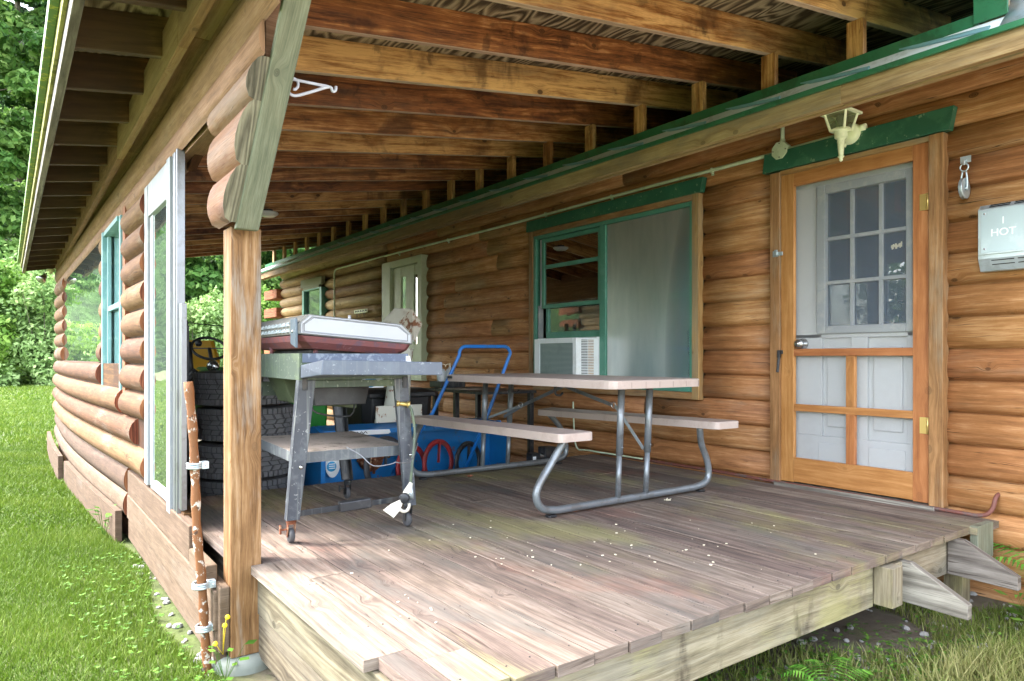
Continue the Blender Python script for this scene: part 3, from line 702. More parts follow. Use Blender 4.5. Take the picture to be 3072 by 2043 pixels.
def curtain(y0, y1, z0, z1, x, n=60, amp=.02, gather=0):
    vs = []; 
    for i in range(n + 1):
        y = y0 + (y1 - y0) * i / n; d = amp * math.sin(i * .9) + amp * .5 * math.sin(i * 2.3 + 1)
        vs += [(x + d * .4, y, z1), (x + d, y, (z0 + z1) / 2), (x + d, y, z0 + gather * math.sin(math.pi * i / n))]
    fs = [(i * 3 + k, i * 3 + k + 1, i * 3 + k + 4, i * 3 + k + 3) for i in range(n) for k in (0, 1)]; cu.add(vs, fs, smooth=True)
curtain(4.62, 5.12, 1.72, 1.95, WX + .09, gather=-.02); curtain(3.45, 3.78, .66, 1.95, WX + .082, amp=.014); curtain(3.79, 4.3, 1.36, 1.95, WX + .086, gather=.03, amp=.012)
cu.build_each('curtain', M['curtain'], wfo)

# ---------------- pale green far door and small far window ----------------
fd = MB()
fd.box((4.10, 8.39, .55), (4.2, 8.63, 2.09)); fd.box((4.10, 7.53, .55), (4.2, 7.635, 2.09)); fd.box((4.105, 7.635, 2.005), (4.2, 8.39, 2.09))
fd.box((4.14, 7.635, .55), (4.18, 7.70, 2.0)); fd.box((4.14, 7.79, .55), (4.18, 8.02, 2.0)); fd.box((4.14, 8.15, .55), (4.18, 8.39, 2.0)); fd.box((4.142, 7.70, .55), (4.179, 7.79, 1.0)); fd.box((4.142, 8.02, .55), (4.179, 8.15, 1.0)); fd.box((4.142, 7.70, 1.87), (4.179, 7.79, 2.0)); fd.box((4.142, 8.02, 1.87), (4.179, 8.15, 2.0))
fdo = fd.build('side_door', M['palegreen'], house, bevel=.004)
gl = MB(); gl.box((4.155, 7.70, 1.0), (4.158, 7.79, 1.87)); gl.box((4.155, 8.02, 1.0), (4.158, 8.15, 1.87)); gl.build_each('door_glass', M['glass'], fdo)
fw = MB(); fw.box((4.08, 11.60, .95), (4.2, 11.68, 1.96)); fw.box((4.08, 10.79, .95), (4.2, 10.87, 1.96)); fw.box((4.081, 10.87, 1.94), (4.2, 11.60, 1.96)); fw.box((4.081, 10.87, .93), (4.2, 11.6, .97))
fwo = fw.build('small_window', M['greenwin'], house, bevel=.003)
t_ = MB(); t_.prism([(4.06, 11.69, 2.0), (4.06, 10.75, 2.0), (4.06, 10.72, 2.12), (4.06, 11.69, 2.13)], (.06, 0, 0)); t_.box((4.07, 10.87, 1.96), (4.12, 11.6, 1.999)); t_.build('window_header', paint('faded_olive_trim', (110, 112, 84), .7), fwo)
gl = MB(); gl.box((4.13, 10.87, .97), (4.133, 11.60, 1.94)); gl.build_each('window_pane', M['glass'], fwo)

# ---------------- porch roof ----------------
porch = thing('porch_roof', 'open rafter porch roof of stained beams and plywood over the deck', 'roof', (2, 6, 2))
RD = .178
def ze(Y): return 2.178 - .0125 * (Y - 3.46)
def zb(X, Y): return 2.602 - (3.6 - X) * (2.602 - ze(Y)) / 3.033
RY = [1.27, 1.40] + [1.912 + .5145 * i for i in range(20)]
for i, y in enumerate(RY):
    b = MB(); p = []
    for x in (.235, 4.7):
        for yy in (y - .019, y + .019):
            for z in (0, RD): p.append((x, yy, zb(x, y) + z))
    tt = [.5, .3, .85, .75, .35, .95, .3, .55, .8, .45][i % 10] if i < 12 else random.random()
    b.hexa(p, 0, tint=tt); b.mi[-2] = 1; b.build('rafter', [M['rafter'], M['rafterbounce']], porch, bevel=.003)
    if i >= 2 or i == 0:
        c = MB(); x0 = 3.60; c.hexa([(x, yy, z) for x in (x0, x0 + .038) for yy in (y - .044, y + .044) for z in (2.36, zb(x0, y) + .0)], axis=2, tint=random.uniform(.55, .95)); c.build('cripple_stud', M['rafter'], porch, bevel=.002)
# sheathing: sheets
YE = RY[-1] + .08
shm = MB(); yy = 1.22; 
while yy < YE:
    y2 = min(YE, yy + 1.22)
    for (xa, xb) in ((.22, 1.9), (1.903, 5.75)):
        shm.hexa([(x, y, zb(x, y) + RD + .001 + dz) for x in (xa, xb) for y in (yy + .001, y2 - .002) for dz in (0, .016)], axis=1)
    yy = y2
shm.build('plywood_sheathing', M['ply'], porch)
rm = MB(); rm.hexa([(x, y, zb(x, y) + RD + .019 + dz) for x in (.16, 5.85) for y in (1.16, YE + .05) for dz in (0, .02)], axis=0)
rm.build('metal_roofing', M['greenmetal'], porch)
# eave fascia boards on the left
def eavebox(mb, x0, x1, d0, d1, ax=1, ybeg=1.2, yend=YE):
    mb.hexa([(x, y, zb(.235, y) + d) for x in (x0, x1) for y in (ybeg, yend) for d in (d0, d1)], axis=1)
ef = MB(); eavebox(ef, .198, .234, -.026, .15); ef.build('eave_fascia', M['greywood'], porch, bevel=.003)
ef = MB(); eavebox(ef, .18, .197, .05, .178); ef.build('eave_trim', paint('mossy_trim_board', (150, 146, 84), .8, dirt=(90, 96, 40), d_amt=.8, d_scale=14), porch, bevel=.003)
ef = MB(); eavebox(ef, .145, .179, .115, .185); ef.build('drip_edge', paint('mossy_green_metal', (70, 110, 60), .5, dirt=(170, 170, 60), d_amt=.8, d_scale=22), porch, bevel=.003)
# flashing at foot of cripple studs (upper green strip)
gs = MB(); yy = 1.33
while yy < 12:
    y2 = min(12.1, yy + random.uniform(1.2, 2)); gs.box((3.58, yy, 2.343), (3.596, y2 + .003, 2.402)); yy = y2
gs.box((3.565, 1.21, 2.35), (3.578, 1.345, 2.475)); gs.build('sill_flashing', M['greenmetal'], porch, bevel=.002)
# left header: two log courses with nailers
def wx(y): return .70 if y < 4.7 else .70 - .0165 * (y - 4.7)
def hz(y): return 1.852 - (0 if y < 4.7 else .0155 * (y - 4.7))
for (z0, h, xo, bulge, yst) in ((0, .115, 0, .018, 2.37), (.117, .17, .004, .03, 2.24), (.289, .1, .01, .03, 2.08)):
    hd = MB(); ysl = [yst + (11.55 - yst) * i / 26 for i in range(27)]
    strip(hd, [(a, b) for a, b in dprof(0, h, bulge, 'd')], [(wx(y) + xo, y, hz(y) + z0) for y in ysl]); 
    hd.build('header_log', M['headlog'], porch)
hb = MB()
for (xa, xb, za, zb_) in ((.735, .82, .002, .32),):
    hb.hexa([(wx(y) + x - .7, y, hz(y) + z) for x in (xa, xb) for y in (2.47, 11.5) for z in (za, zb_)], axis=1)
hb.build('header_beam', M['headlog'], porch)
nl = MB()
ysn = [1.25, 3.1, 5.0, 7.2, 9.3, 11.4]
for a, b in zip(ysn[:-1], ysn[1:]):
    nl.hexa([(x, y, z - .011 * (y - 2.66)) for x in (.57, .608) for y in (a, b - .004) for z in (2.105, 2.30)], axis=1)
    nl.hexa([(x, y, z - .011 * (y - 2.66)) for x in (.609, .70) for y in (a, b - .004) for z in (2.16, 2.30)], axis=1)
nl.build('nailer_board', M['headlog'], porch, bevel=.003)
# floodlight bulb at the far end of the eave
tf = thing('flood_light', 'small twin bulb floodlight under the far left eave corner', 'lamp', (.50, 11.5, 1.98))
fb = MB(); fb.lathe([(0, 0), (.02, .01), (.035, .05), (.06, .11), (.062, .13), (0, .135)], (.47, 11.5, 1.97), (-.5, -.4, -.6)); fb.build('bulb', M['chrome'], tf)
fb = MB(); fb.lathe([(.05, 0), (.05, .03), (.02, .04), (.02, .07)], (.52, 11.55, 2.05), (0, 0, -1)); fb.build('mounting_base', M['lamp'], tf)

# gusset logs and green brace above the post
gus = MB()
zc = [1.362, 1.547, 1.735, 1.852]
ynear = lambda z: 2.82 - (z - 1.374) * .88
for i, (za, zb2) in enumerate(zip(zc[:-1], zc[1:])):
    pr = dprof(za, zb2 - za, .038, 'd'); n = len(pr); vs = []; fs = []; uv = []
    for (o_, z) in pr:
        vs.append((.702 - o_, ynear(z) - .004, z)); vs.append((.702 - o_, 3.02, z))
    for k in range(n - 1):
        fs.append((2 * k, 2 * k + 1, 2 * k + 3, 2 * k + 2)); uv.append([(vs[2*k][1], pr[k][1]), (3.02, pr[k][1]), (3.02, pr[k+1][1]), (vs[2*k+2][1], pr[k+1][1])])
    gus.add(vs, fs, uv, smooth=True)
go_ = gus.build('gusset_log', M['gusset'], porch)
ge = MB()
for i, (za, zb2) in enumerate(zip(zc[:-1], zc[1:])):
    pr = dprof(za, zb2 - za, .038, 'd')
    ge.prism([(.702 - max(o_, -.0) + .0, ynear(z) - .006, z) for o_, z in pr] + [(.75, ynear(zb2) - .006, zb2), (.75, ynear(za) - .006, za)], (0, .004, .0))
ge.build('gusset_end_grain', M['endgrey'], porch)
br = MB()
y0, z0, y1, z1 = 2.862, 1.34, 2.02, 2.30
br.hexa([(x, y - dy, z) for x in (.728, .815) for (y, z) in ((y0, z0), (y1, z1)) for dy in (0, .035)], axis=1)
bro = br.build('green_brace', M['brace'], porch, bevel=.004)
hb2 = MB(); hb2.beam((.78, 3.9, 1.84), (.78, 3.28, 1.99), .04, .09); hb2.build('diagonal_brace', M['tail'], porch)

# porch post
pp = thing('porch_post', 'square stained wooden post with flaking varnish holding up the porch header', 'post', (.787, 2.96, -.36))
b = MB(); b.box((.727, 2.9, -.358), (.846, 3.02, 1.36), axis=2); b.build('post_shaft', M['post'], pp, bevel=.005)
pi = MB(); pi.lathe([(0, .0), (.10, 0), (.125, -.01), (.128, -.04), (.132, -.3)], (.80, 2.985, -.36), seg=32); tag(pi.build('concrete_pier', M['concrete']), 'round pale concrete pier under the porch post', 'pier')
WLOC['concrete_pier'] = (0, 0, 0)

# ---------------- deck ----------------
deck = thing('deck', 'weathered pinkish wooden deck with worn boards and a mossy front edge', 'deck', (2.4, 3, -.42))
db = MB(); x = .80; i = 0; bw = .139
while x < 4.13:
    x2 = min(x + bw, 4.15)
    yn = 1.47 + random.uniform(-.004, .004); yf = 4.5
    if i == 0: yn = 1.805; 
    if x > 3.84: yn = 1.44
    cuts = [yn]
    if i == 1: cuts = [1.49, 1.72] 
    if i % 3 == 1: cuts.append(random.uniform(2.4, 3.8))
    cuts.append(yf); cuts = sorted(cuts)
    for a, b_ in zip(cuts[:-1], cuts[1:]):
        zz = random.uniform(-.0015, .0015); xa = x + .0025
        if i == 0: db.box((.846, 1.475, -.035), (x2 - .0025, 1.803, .001), axis=1)
        if i == 0 and b_ > 2.9:
            db.box((xa, a, -.035 + zz), (x2 - .0025, 2.895, zz), axis=1); db.box((.852, 2.895, -.035 + zz), (x2 - .0025, 3.03, zz), axis=1); db.box((xa - .03, 3.03, -.035 + zz), (x2 - .0025, b_, zz), axis=1)
        else: db.box((xa, a + .001, -.035 + zz), (x2 - .0025, b_ - .001, zz), axis=1)
    x = x2; i += 1
for ny in (1.55, 2.02, 2.52, 3.02, 3.52, 4.02, 4.46):
    for q in range(24):
        for f in (.025, .112):
            nx = .80 + q * .139 + f
            if nx < 4.05 and random.random() < .85: db.lathe([(0, .0022), (.0032, .0022), (.0036, .0)], (nx + random.uniform(-.006, .006), ny + random.uniform(-.008, .008), .0), seg=6, mi=1)
db.build('deck_board', [M['deck'], M['ink']], deck, bevel=.004)
nb = MB()   # nosing board end piece lying along the left edge
rj = MB(); rj.box((.93, 1.512, -.225), (3.0, 1.55, -.037), axis=0); rj.box((3.0, 1.514, -.215), (3.86, 1.552, -.037), axis=0)
rj.build('rim_joist', M['treated'], deck, bevel=.003)
rl = MB(); rl.box((.83, 1.55, -.20), (.868, 2.9, -.037), axis=1); rl.box((.834, 1.56, -.375), (.872, 2.9, -.206), axis=1); rl.box((.83, 3.04, -.3), (.868, 4.5, -.04), axis=1)
rl.build('side_joist', wood('sunlit_joist_wood', (64, 56, 44), (94, 85, 69), (122, 113, 95), grey=(108, 103, 92), g_amt=.5, knots=.9, figure=1.4, tintamt=.4, rough=.85, checks=.5), deck, bevel=.003)
js = MB()
for y in (2.0, 2.5, 3.0, 3.5, 4.0, 4.46): js.box((.9, y, -.22), (4.1, y + .038, -.04), axis=0)
js.build('floor_joist', M['greywood'], deck)
for (xx, tl) in ((3.17, 0), (3.70, .015)):
    b = MB(); b.prism([(xx, 1.508, -.05 + tl), (xx, 1.44, -.05 + tl), (xx, 1.215, -.17 + tl), (xx, 1.215, -.232 + tl), (xx, 1.508, -.225 + tl)], (.038, 0, 0), uax=(0, 1, 0)); b.build('stair_bracket', M['greywood'], deck, bevel=.003)
b = MB(); b.box((2.995, 1.43, -.212), (3.085, 1.51, -.045), axis=2); b.box((3.09, 1.47, -.21), (3.168, 1.508, -.05), axis=2); b.build('bracket_block', M['treated'], deck, bevel=.003)
b = MB(); b.box((3.87, 1.44, -.17), (4.06, 1.475, .006), axis=2); b.build_each('end_plank', M['brace'], deck, bevel=.003)
for (xx, yy) in ((3.93, 1.53), (2.2, 2.2), (1.4, 2.4)):
    b = MB(); b.box((xx, yy, GZ - .02), (xx + .09, yy + .09, -.2), axis=2); b.build('deck_leg', M['treated'], deck, bevel=.003)
# debris flakes on boards
ch = MB()
for i in range(64):
    cl = random.choice([(1.75, 2.35, .2), (2.1, 2.2, .25), (2.3, 1.9, .3), (1.6, 2.75, .4), (1.15, 2.1, .15), (2.6, 2.2, .6)])
    xx = random.gauss(cl[0], cl[2] * .6); yy = random.gauss(cl[1], cl[2] * .5)
    if not (.9 < xx < 4 and 1.52 < yy < 4.3): continue
    r = random.uniform(.002, .006); o0 = len(ch.v); ch.box((-r, -r * .6, 0), (r, r * .6, r * .6)); ch.xf(Matrix.Translation((xx, yy, .0012)) @ Matrix.Rotation(random.random() * 6, 4, 'Z'), o0)
tag(ch.build('wood_chips', M['chip'], bevel=.001), 'tiny pale chips and seed husks scattered on the deck boards', 'debris', kind='stuff')
def leafshape(name, x, y, z, r, rot, mat, label, n=5, cat='leaf', grp=None):
    b = MB(); vs = [(0, 0, .004)]; m = 14
    for i in range(m):
        a = 2 * math.pi * i / m; rr = r * (.6 + .4 * math.cos(a * n)) * (1 if i % 2 else .8); vs.append((rr * math.cos(a), rr * math.sin(a) * .7, .006 + .012 * math.sin(a * 2.3 + r * 99) ** 2))
    b.add(vs, [(0, i + 1, (i + 1) % m + 1) for i in range(m)]); b.xf(Matrix.Translation((x, y, z)) @ Matrix.Rotation(rot, 4, 'Z'))
    o = b.build(name, mat); s2 = o.modifiers.new('S', 'SOLIDIFY'); s2.thickness = .001; tag(o, label, cat, grp); return o
leafshape('dead_leaf', 2.50, 2.86, .002, .035, .3, M['deadleaf'], 'dry reddish dead leaf lying against the near table base tube')
leafshape('dead_leaf', 2.62, 4.12, .002, .05, 1.2, M['deadleaf'], 'curled pale brown dead leaf on the deck beside the far table base tube')
leafshape('dead_leaf', 3.12, 2.76, .002, .03, 2.2, M['chip'], 'small pale dead leaf below the two near table posts')
# pipe at the foot of the wall
pipe = MB(); pts = [(4.13, 4.35, .016), (4.13, 1.66, .014)] + arc((4.13, 1.60, .06), .046, 270, 180, 6, (0, 1, 0), (0, 0, 1))[0:0]
pts = smoothpath([(4.13, 4.4, .018), (4.13, 3.3, .022), (4.12, 2.7, .018), (4.12, 1.7, .012), (4.12, 1.53, .012), (4.13, 1.475, .045), (4.15, 1.462, .11), (4.19, 1.46, .13)], 6)
pipe.tube(pts, .011, 10); tag(pipe.build('floor_pipe', M['redpipe']), 'thin rusty red pipe running along the foot of the house wall and bending up', 'pipe')
wc = MB(); wc.tube(smoothpath([(4.12, 4.75, .44), (4.10, 4.72, .3), (4.08, 4.66, .05), (4.08, 4.5, .035), (4.10, 4.2, .03), (4.11, 3.9, .03)], 6), .007, 8)
tag(wc.build('green_cable', M['conduit']), 'pale green cable looping down the wall behind the far bench', 'cable')

# ---------------- left log wall ----------------
lw = thing('log_wall', 'sunlit half height log wall with glazed openings along the left of the porch', 'wall', (.7, 7, -.42))
def bow(y): return 0 if y < 5.1 else -.09 * math.sin(math.pi * min(1, (y - 5.1) / 6.6))
def zf(z): return 1 if z < .45 else max(0, 1 - (z - .45) / .5)
def lx(y, z): return wx(y) + bow(y) * zf(z) + .012
def logrun(name, z0, h, ya, yb, mat=M['leftlog'], bulge=.06, dx=0, n=None, kind='d'):
    b = MB(); n = n or max(2, int((yb - ya) / .25) + 1)
    strip(b, [(a, c) for a, c in dprof(z0, h, bulge, kind)], [(lx(ya + (yb - ya) * i / (n - 1), z0) + dx, ya + (yb - ya) * i / (n - 1), 0) for i in range(n)], caps=False)
    o = b.build(name, mat, lw)
    e = MB(); pr = dprof(z0, h, bulge, kind); xx = lx(ya, z0) + dx
    e.prism([(xx - max(a, 0), ya + .0, c) for a, c in pr] + [(xx + .055, ya, z0 + h), (xx + .055, ya, z0)], (0, .004, 0)); e.build('log_end', M['endgrain'], o)
    return o
YC = 11.45
Z = [.095, .27, .445, .62, .795, .97, 1.145, 1.32, 1.495, 1.67, 1.842]
logrun('wall_log', .095, .172, 4.67, YC); logrun('wall_log', .27, .172, 5.08, YC)
logrun('wall_log', .445, .172, 5.56, YC); logrun('wall_log', .62, .172, 6.52, YC, bulge=.055)
logrun('wall_log', -.08, .172, 5.38, YC, M['skirt'], .035); logrun('wall_log', -.24, .157, 5.38, YC, M['skirt'], .03, dx=-.01)
for z in Z[2:-1]:
    h = .172; logrun('short_log', z, h, 4.67, 5.43, bulge=.062)
for z in Z[4:-1]:
    logrun('short_log', z, .172, 6.52, 6.74, bulge=.045); logrun('short_log', z, .172, 10.2, YC, bulge=.05)
b = MB(); b.box((.705, 4.70, .27), (.76, 5.0, .445), axis=2); b.build('filler_block', M['trimwood'], lw)
cp = MB()
for (ya, yb) in ((10.2, YC), (4.67, 5.43), (6.52, 6.74)): cp.hexa([(lx(y, 1.5) + x, y, z) for x in (-.004, .10) for y in (ya + .002, yb) for z in (-.3, 1.84)], axis=2)
for q in range(12):
    ya = 5.5 + (YC - 5.5) * q / 12; yb = 5.5 + (YC - 5.5) * (q + 1) / 12
    cp.hexa([(lx(y, .2) + x, y, z) for x in (.01, .16) for y in (ya, yb) for z in (-.4, .79)], axis=1)
cp.build('wall_core', M['tail'], lw)
# window trim and aqua window
b = MB(); b.box((.668, 5.44, .45), (.75, 5.555, 1.88), axis=2); b.box((.66, 5.555, .455), (.74, 6.2, .55), axis=1); b.build('window_trim', M['redtrim'], lw, bevel=.003)
aw = MB()
aw.box((.655, 5.57, .575), (.72, 5.63, 1.835)); aw.box((.632, 6.44, .575), (.72, 6.50, 1.835)); aw.box((.64, 5.63, 1.80), (.72, 6.44, 1.835)); aw.box((.628, 5.565, .55), (.72, 6.51, .574)); aw.box((.664, 5.63, .575), (.69, 5.68, 1.8)); aw.box((.664, 6.38, .575), (.69, 6.44, 1.8)); aw.box((.667, 5.68, 1.2), (.69, 6.38, 1.24))
awo = aw.build('aqua_window', M['aqua'], lw, bevel=.003)
gl = MB(); gl.box((.70, 5.6, .575), (.703, 6.45, 1.8)); gl.build('window_glass', M['glass'], awo)
# large fixed pane beyond
gp = MB(); gp.hexa([(wx(y) + x, y, z) for x in (-.01, -.006) for y in (6.75, 10.19) for z in (.80, hz(y) - .002)], axis=1); gpo = gp.build('large_pane', M['glassclear'], lw)
gpf = MB()
for y in (7.5,): gpf.box((wx(y) + .0, y, .80), (wx(y) + .05, y + .05, hz(y)))
for (y, zt) in ((9.0, 1.40), (8.3, 1.28)): gpf.box((wx(y) + .06, y, .80), (wx(y) + .10, y + .06, zt))
gpf.build_each('mullion_post', M['greywood'], lw, bevel=.003)
sb = MB(); sb.hexa([(wx(y) + x, y, z) for x in (-.03, .1) for y in (6.75, 10.19) for z in (.784, .799)], axis=1); sb.build('pane_sill', M['skirt'], lw)
# storm panel in white frame
sp = MB()
sp.box((.675, 4.56, .09), (.72, 4.665, 1.845)); sp.box((.69, 4.47, .10), (.715, 4.56, 1.70)); sp.box((.672, 3.86, .05), (.72, 3.945, 1.85)); sp.box((.680, 3.945, 1.66), (.715, 4.56, 1.85)); sp.box((.679, 3.945, .09), (.714, 4.47, .13))
spo = sp.build('storm_panel', M['white'], lw, bevel=.003)
al = MB(); al.box((.685, 3.80, .03), (.705, 3.858, 1.86)); al.box((.682, 3.73, .05), (.72, 3.758, 1.86)); al.box((.70, 3.758, .05), (.72, 3.80, 1.8)); al.box((.69, 3.66, .10), (.715, 3.728, 1.1)); al.build('panel_track', M['alu'], spo, bevel=.002)
gl = MB(); gl.box((.695, 3.94, .13), (.698, 4.48, 1.67)); gl.build('panel_glass', M['glassclear'], spo)
dk2 = MB(); dk2.box((.70, 3.66, -.02), (.76, 4.66, .085), axis=1); dk2.build('panel_base', M['tail'], lw, bevel=.003)
# wide skirt boards at the near end
sk = MB()
sk.box((.675, 3.42, -.085), (.722, 5.36, .075), axis=1); sk.box((.67, 2.93, -.245), (.712, 5.355, -.088), axis=1); sk.box((.678, 2.94, -.385), (.720, 5.35, -.248), axis=1); sk.box((.685, 2.905, -.33), (.725, 3.25, -.07), axis=1)
sk.box((.655, 3.0, -.07), (.70, 3.32, .0), axis=1)
sk.build('skirt_board', M['skirt'], lw, bevel=.006)
sk = MB(); n = 10
for (ya, yb, za, zb3, off) in ((5.4, 8.3, -.41, -.2, -.07), (8.4, 11.3, -.41, -.16, -.11)):
    for i in range(8):
        a = ya + (yb - ya) * i / 8; c = ya + (yb - ya) * (i + 1) / 8
        sk.hexa([(wx(y) + bow(y) + off + x, y, z) for x in (0, .04) for y in (a, c) for z in (za, zb3)], axis=1, tint=.5)
sk.build_each('ground_board', M['skirt'], lw)

# ---------------- leaning pole with clamps ----------------
pl = thing('leaning_pole', 'crooked pole with flaking brown paint leaning by the porch post with steel clamps', 'pole', (.655, 2.98, GZ))
b = MB(); pts = smoothpath([(.59, 3.0, .742), (.605, 2.99, .55), (.613, 2.985, .35), (.618, 2.98, .15), (.635, 2.975, -.05), (.645, 2.97, -.25), (.66, 2.965, GZ - .05)], 5)
b.tube(pts, [.0175 + .002 * math.sin(i * 1.7) for i in range(len(pts))], 12, caps=True); b.build('pole_shaft', M['barn'], pl)
def clamp(x, y, z, r=.027, ext=0):
    c = MB(); c.tube(arc((x, y, z), r, 0, 360, 20, (1, 0, 0), (0, 1, 0))[:-1], .004, 6, closed=True); 
    for dz in (-.008, .008): c.tube(arc((x, y, z + dz), r, 0, 360, 20, (1, 0, 0), (0, 1, 0))[:-1], .005, 6, closed=True)
    c.box((x + r - .004, y - .02, z - .014), (x + r + .022, y - .008, z + .014)); c.box((x + r - .004, y + .0, z - .014), (x + r + .022, y + .012, z + .014)); c.tube([(x + r + .012, y - .03, z), (x + r + .012, y + .022, z)], .005, 8)
    if ext: c.tube([(x - r, y, z), (x + .08, y - .03, z + .012)], .006, 8)
    return c.build('clamp', M['galv'], pl, bevel=.001)
clamp(.611, 2.985, .41); clamp(.632, 2.975, -.065, .03, 0); clamp(.642, 2.97, -.235, .028, 1)

# ---------------- fixtures on the house wall ----------------
co = thing('conduit_run', 'pale green painted conduit running along the wall from the junction box', 'conduit', (4.17, 5, 2.19))
b = MB(); X = 4.148
b.tube(smoothpath([(X, 2.74, 2.192), (X, 4.3, 2.192), (X, 6, 2.186), (X, 8.2, 2.198), (X - .02, 10.2, 2.192)], 6) + arc((X - .02, 10.28, 2.10), .09, 90, 0, 6, (0, 1, 0), (0, 0, 1)) + [(X - .02, 10.37, 1.3), (X - .02, 10.37, .3)], .013, 10); b.build('pipe', M['conduit'], co)
b = MB(); b.tube([(X, 2.685, 2.23), (X, 2.685, 2.44)], .013, 10); b.build('pipe', M['conduit'], co)
b = MB(); b.tube([(X, 2.64, 2.197), (X, 2.28, 2.2)], .013, 10); b.build('pipe', M['conduit'], co)
for y in (3.25, 4.284, 5.175, 6.97, 8.21, 9.15):
    b = MB(); b.box((X - .014, y - .008, 2.17), (X + .012, y + .008, 2.207)); b.box((X + .0, y - .008, 2.155), (X + .012, y + .008, 2.172)); b.build('strap', M['conduit'], co)
jb = MB(); pts8 = [(4.112, 2.687 + .062 * math.cos(R(22.5 + 45 * i)), 2.195 + .062 * math.sin(R(22.5 + 45 * i))) for i in range(8)]
jb.prism(pts8, (.05, 0, 0))
jb.tube([(4.148, 2.62, 2.197), (4.148, 2.645, 2.197)], .017, 12); jb.tube([(4.148, 2.685, 2.25), (4.148, 2.685, 2.275)], .017, 12)
jb.build('junction_box', M['conduit'], co, bevel=.005)
for dy, dz in ((.045, 0), (-.045, 0), (0, .045), (0, -.045)):
    s_ = MB(); s_.lathe([(0, 0), (.004, 0), (.004, .002), (0, .003)], (4.112, 2.687 + dy, 2.195 + dz), (-1, 0, 0), 8); s_.build('screw', M['blackmetal'], co)

ln = thing('wall_lantern', 'cream coach lantern with tapered glass and a round wall plate above the door', 'lantern', (4.16, 2.215, 2.17))
LX, LY = 4.02, 2.217
def ring4(hx, z): return [(LX - hx, LY - hx, z), (LX + hx, LY - hx, z), (LX + hx, LY + hx, z), (LX - hx, LY + hx, z)]
b = MB()
lo, hi = ring4(.043, 2.185), ring4(.066, 2.285)
for i in range(4):
    b.beam(lo[i], hi[i], .013, .013); b.beam(lo[i], lo[(i + 1) % 4], .013, .012); b.beam(hi[i], hi[(i + 1) % 4], .012, .014)
b.build('lantern_frame', M['lamp'], ln, bevel=.001)
b = MB(); rr_ = ring4(.082, 2.283)
for i in range(4): b.beam(rr_[i], rr_[(i + 1) % 4], .012, .012)
r0 = ring4(.080, 2.288); r1 = ring4(.034, 2.322)
b.add(r0 + r1 + [(LX, LY, 2.33)], [(0, 1, 5, 4), (1, 2, 6, 5), (2, 3, 7, 6), (3, 0, 4, 7), (3, 2, 1, 0), (4, 5, 8), (5, 6, 8), (6, 7, 8), (7, 4, 8)]); b.lathe([(.018, 0), (.014, .015), (0, .024)], (LX, LY, 2.318)); b.build('lantern_cap', M['lamp'], ln, bevel=.001)
b = MB(); b.lathe([(0, .04), (.052, .038), (.052, .030), (.036, .022), (.036, -.012), (.030, -.018), (.022, -.022), (.014, -.115), (.012, -.12), (.020, -.124), (.014, -.132), (.009, -.136), (.011, -.145), (.004, -.155), (0, -.156)], (LX, LY, 2.155)); b.build('lantern_finial', M['lamp'], ln)
b = MB()
for i in range(4): j = (i + 1) % 4; b.add([lo[i], lo[j], hi[j], hi[i]], [(0, 1, 2, 3)])
b.build('lantern_glass', M['lampglass'], ln)
b = MB(); b.lathe([(0, 0), (.012, 0), (.013, .03), (.028, .065), (.024, .08), (.012, .09), (0, .092)], (LX, LY, 2.19)); b.build('light_bulb', glass('bulb_glass', (.8, .85, .8), .2, .1, .35, (210, 215, 200)), ln)
b = MB(); b.tube(smoothpath([(LX, LY, 2.175), (4.08, LY, 2.165), (4.13, LY, 2.19)], 5), .011, 10); b.build('lantern_arm', M['lamp'], ln)
b = MB(); b.lathe([(0, .022), (.03, .02), (.058, .012), (.064, 0), (.064, -.04)], (4.095, LY - .005, 2.18), (-1, 0, 0), 28); b.tube([(4.115, LY - .10, 2.2), (4.115, LY - .05, 2.2)], .02, 12); b.tube([(4.11, LY + .035, 2.11), (4.11, LY + .02, 2.15)], .016, 10); b.build('wall_plate', M['lamp'], ln)

pu = thing('pulley', 'small grey steel pulley hanging from a hook screwed into the log wall', 'pulley', (4.15, 1.594, 1.75))
PXc, PYc, PZc = 4.128, 1.600, 1.735
b = MB(); b.lathe([(.012, -.008), (.05, -.009), (.056, -.008), (.048, 0), (.056, .008), (.05, .009), (.012, .008)], (PXc, PYc, PZc), (0, 1, 0), 28); b.build('wheel', M['galv'], pu)
b = MB()
for s in (-.014, .014): b.tube(smoothpath([(PXc, PYc + s, PZc - .012), (PXc, PYc + s, PZc + .05), (PXc, PYc + s * .6, PZc + .09)], 4), .005, 8)
b.tube([(PXc, PYc - .018, PZc), (PXc, PYc + .018, PZc)], .006, 8); b.build('yoke', M['galv'], pu)
b = MB(); b.tube(arc((PXc, PYc, PZc + .112), .02, 0, 360, 16, (0, 1, 0), (0, 0, 1))[:-1], .004, 8, closed=True); b.tube(smoothpath([(PXc, PYc, PZc + .125), (PXc + .005, PYc, PZc + .15), (4.17, PYc, PZc + .158)], 4), .005, 8); b.box((4.143, PYc - .025, PZc + .14), (4.15, PYc + .025, PZc + .175)); b.build('hook', M['galv'], pu)

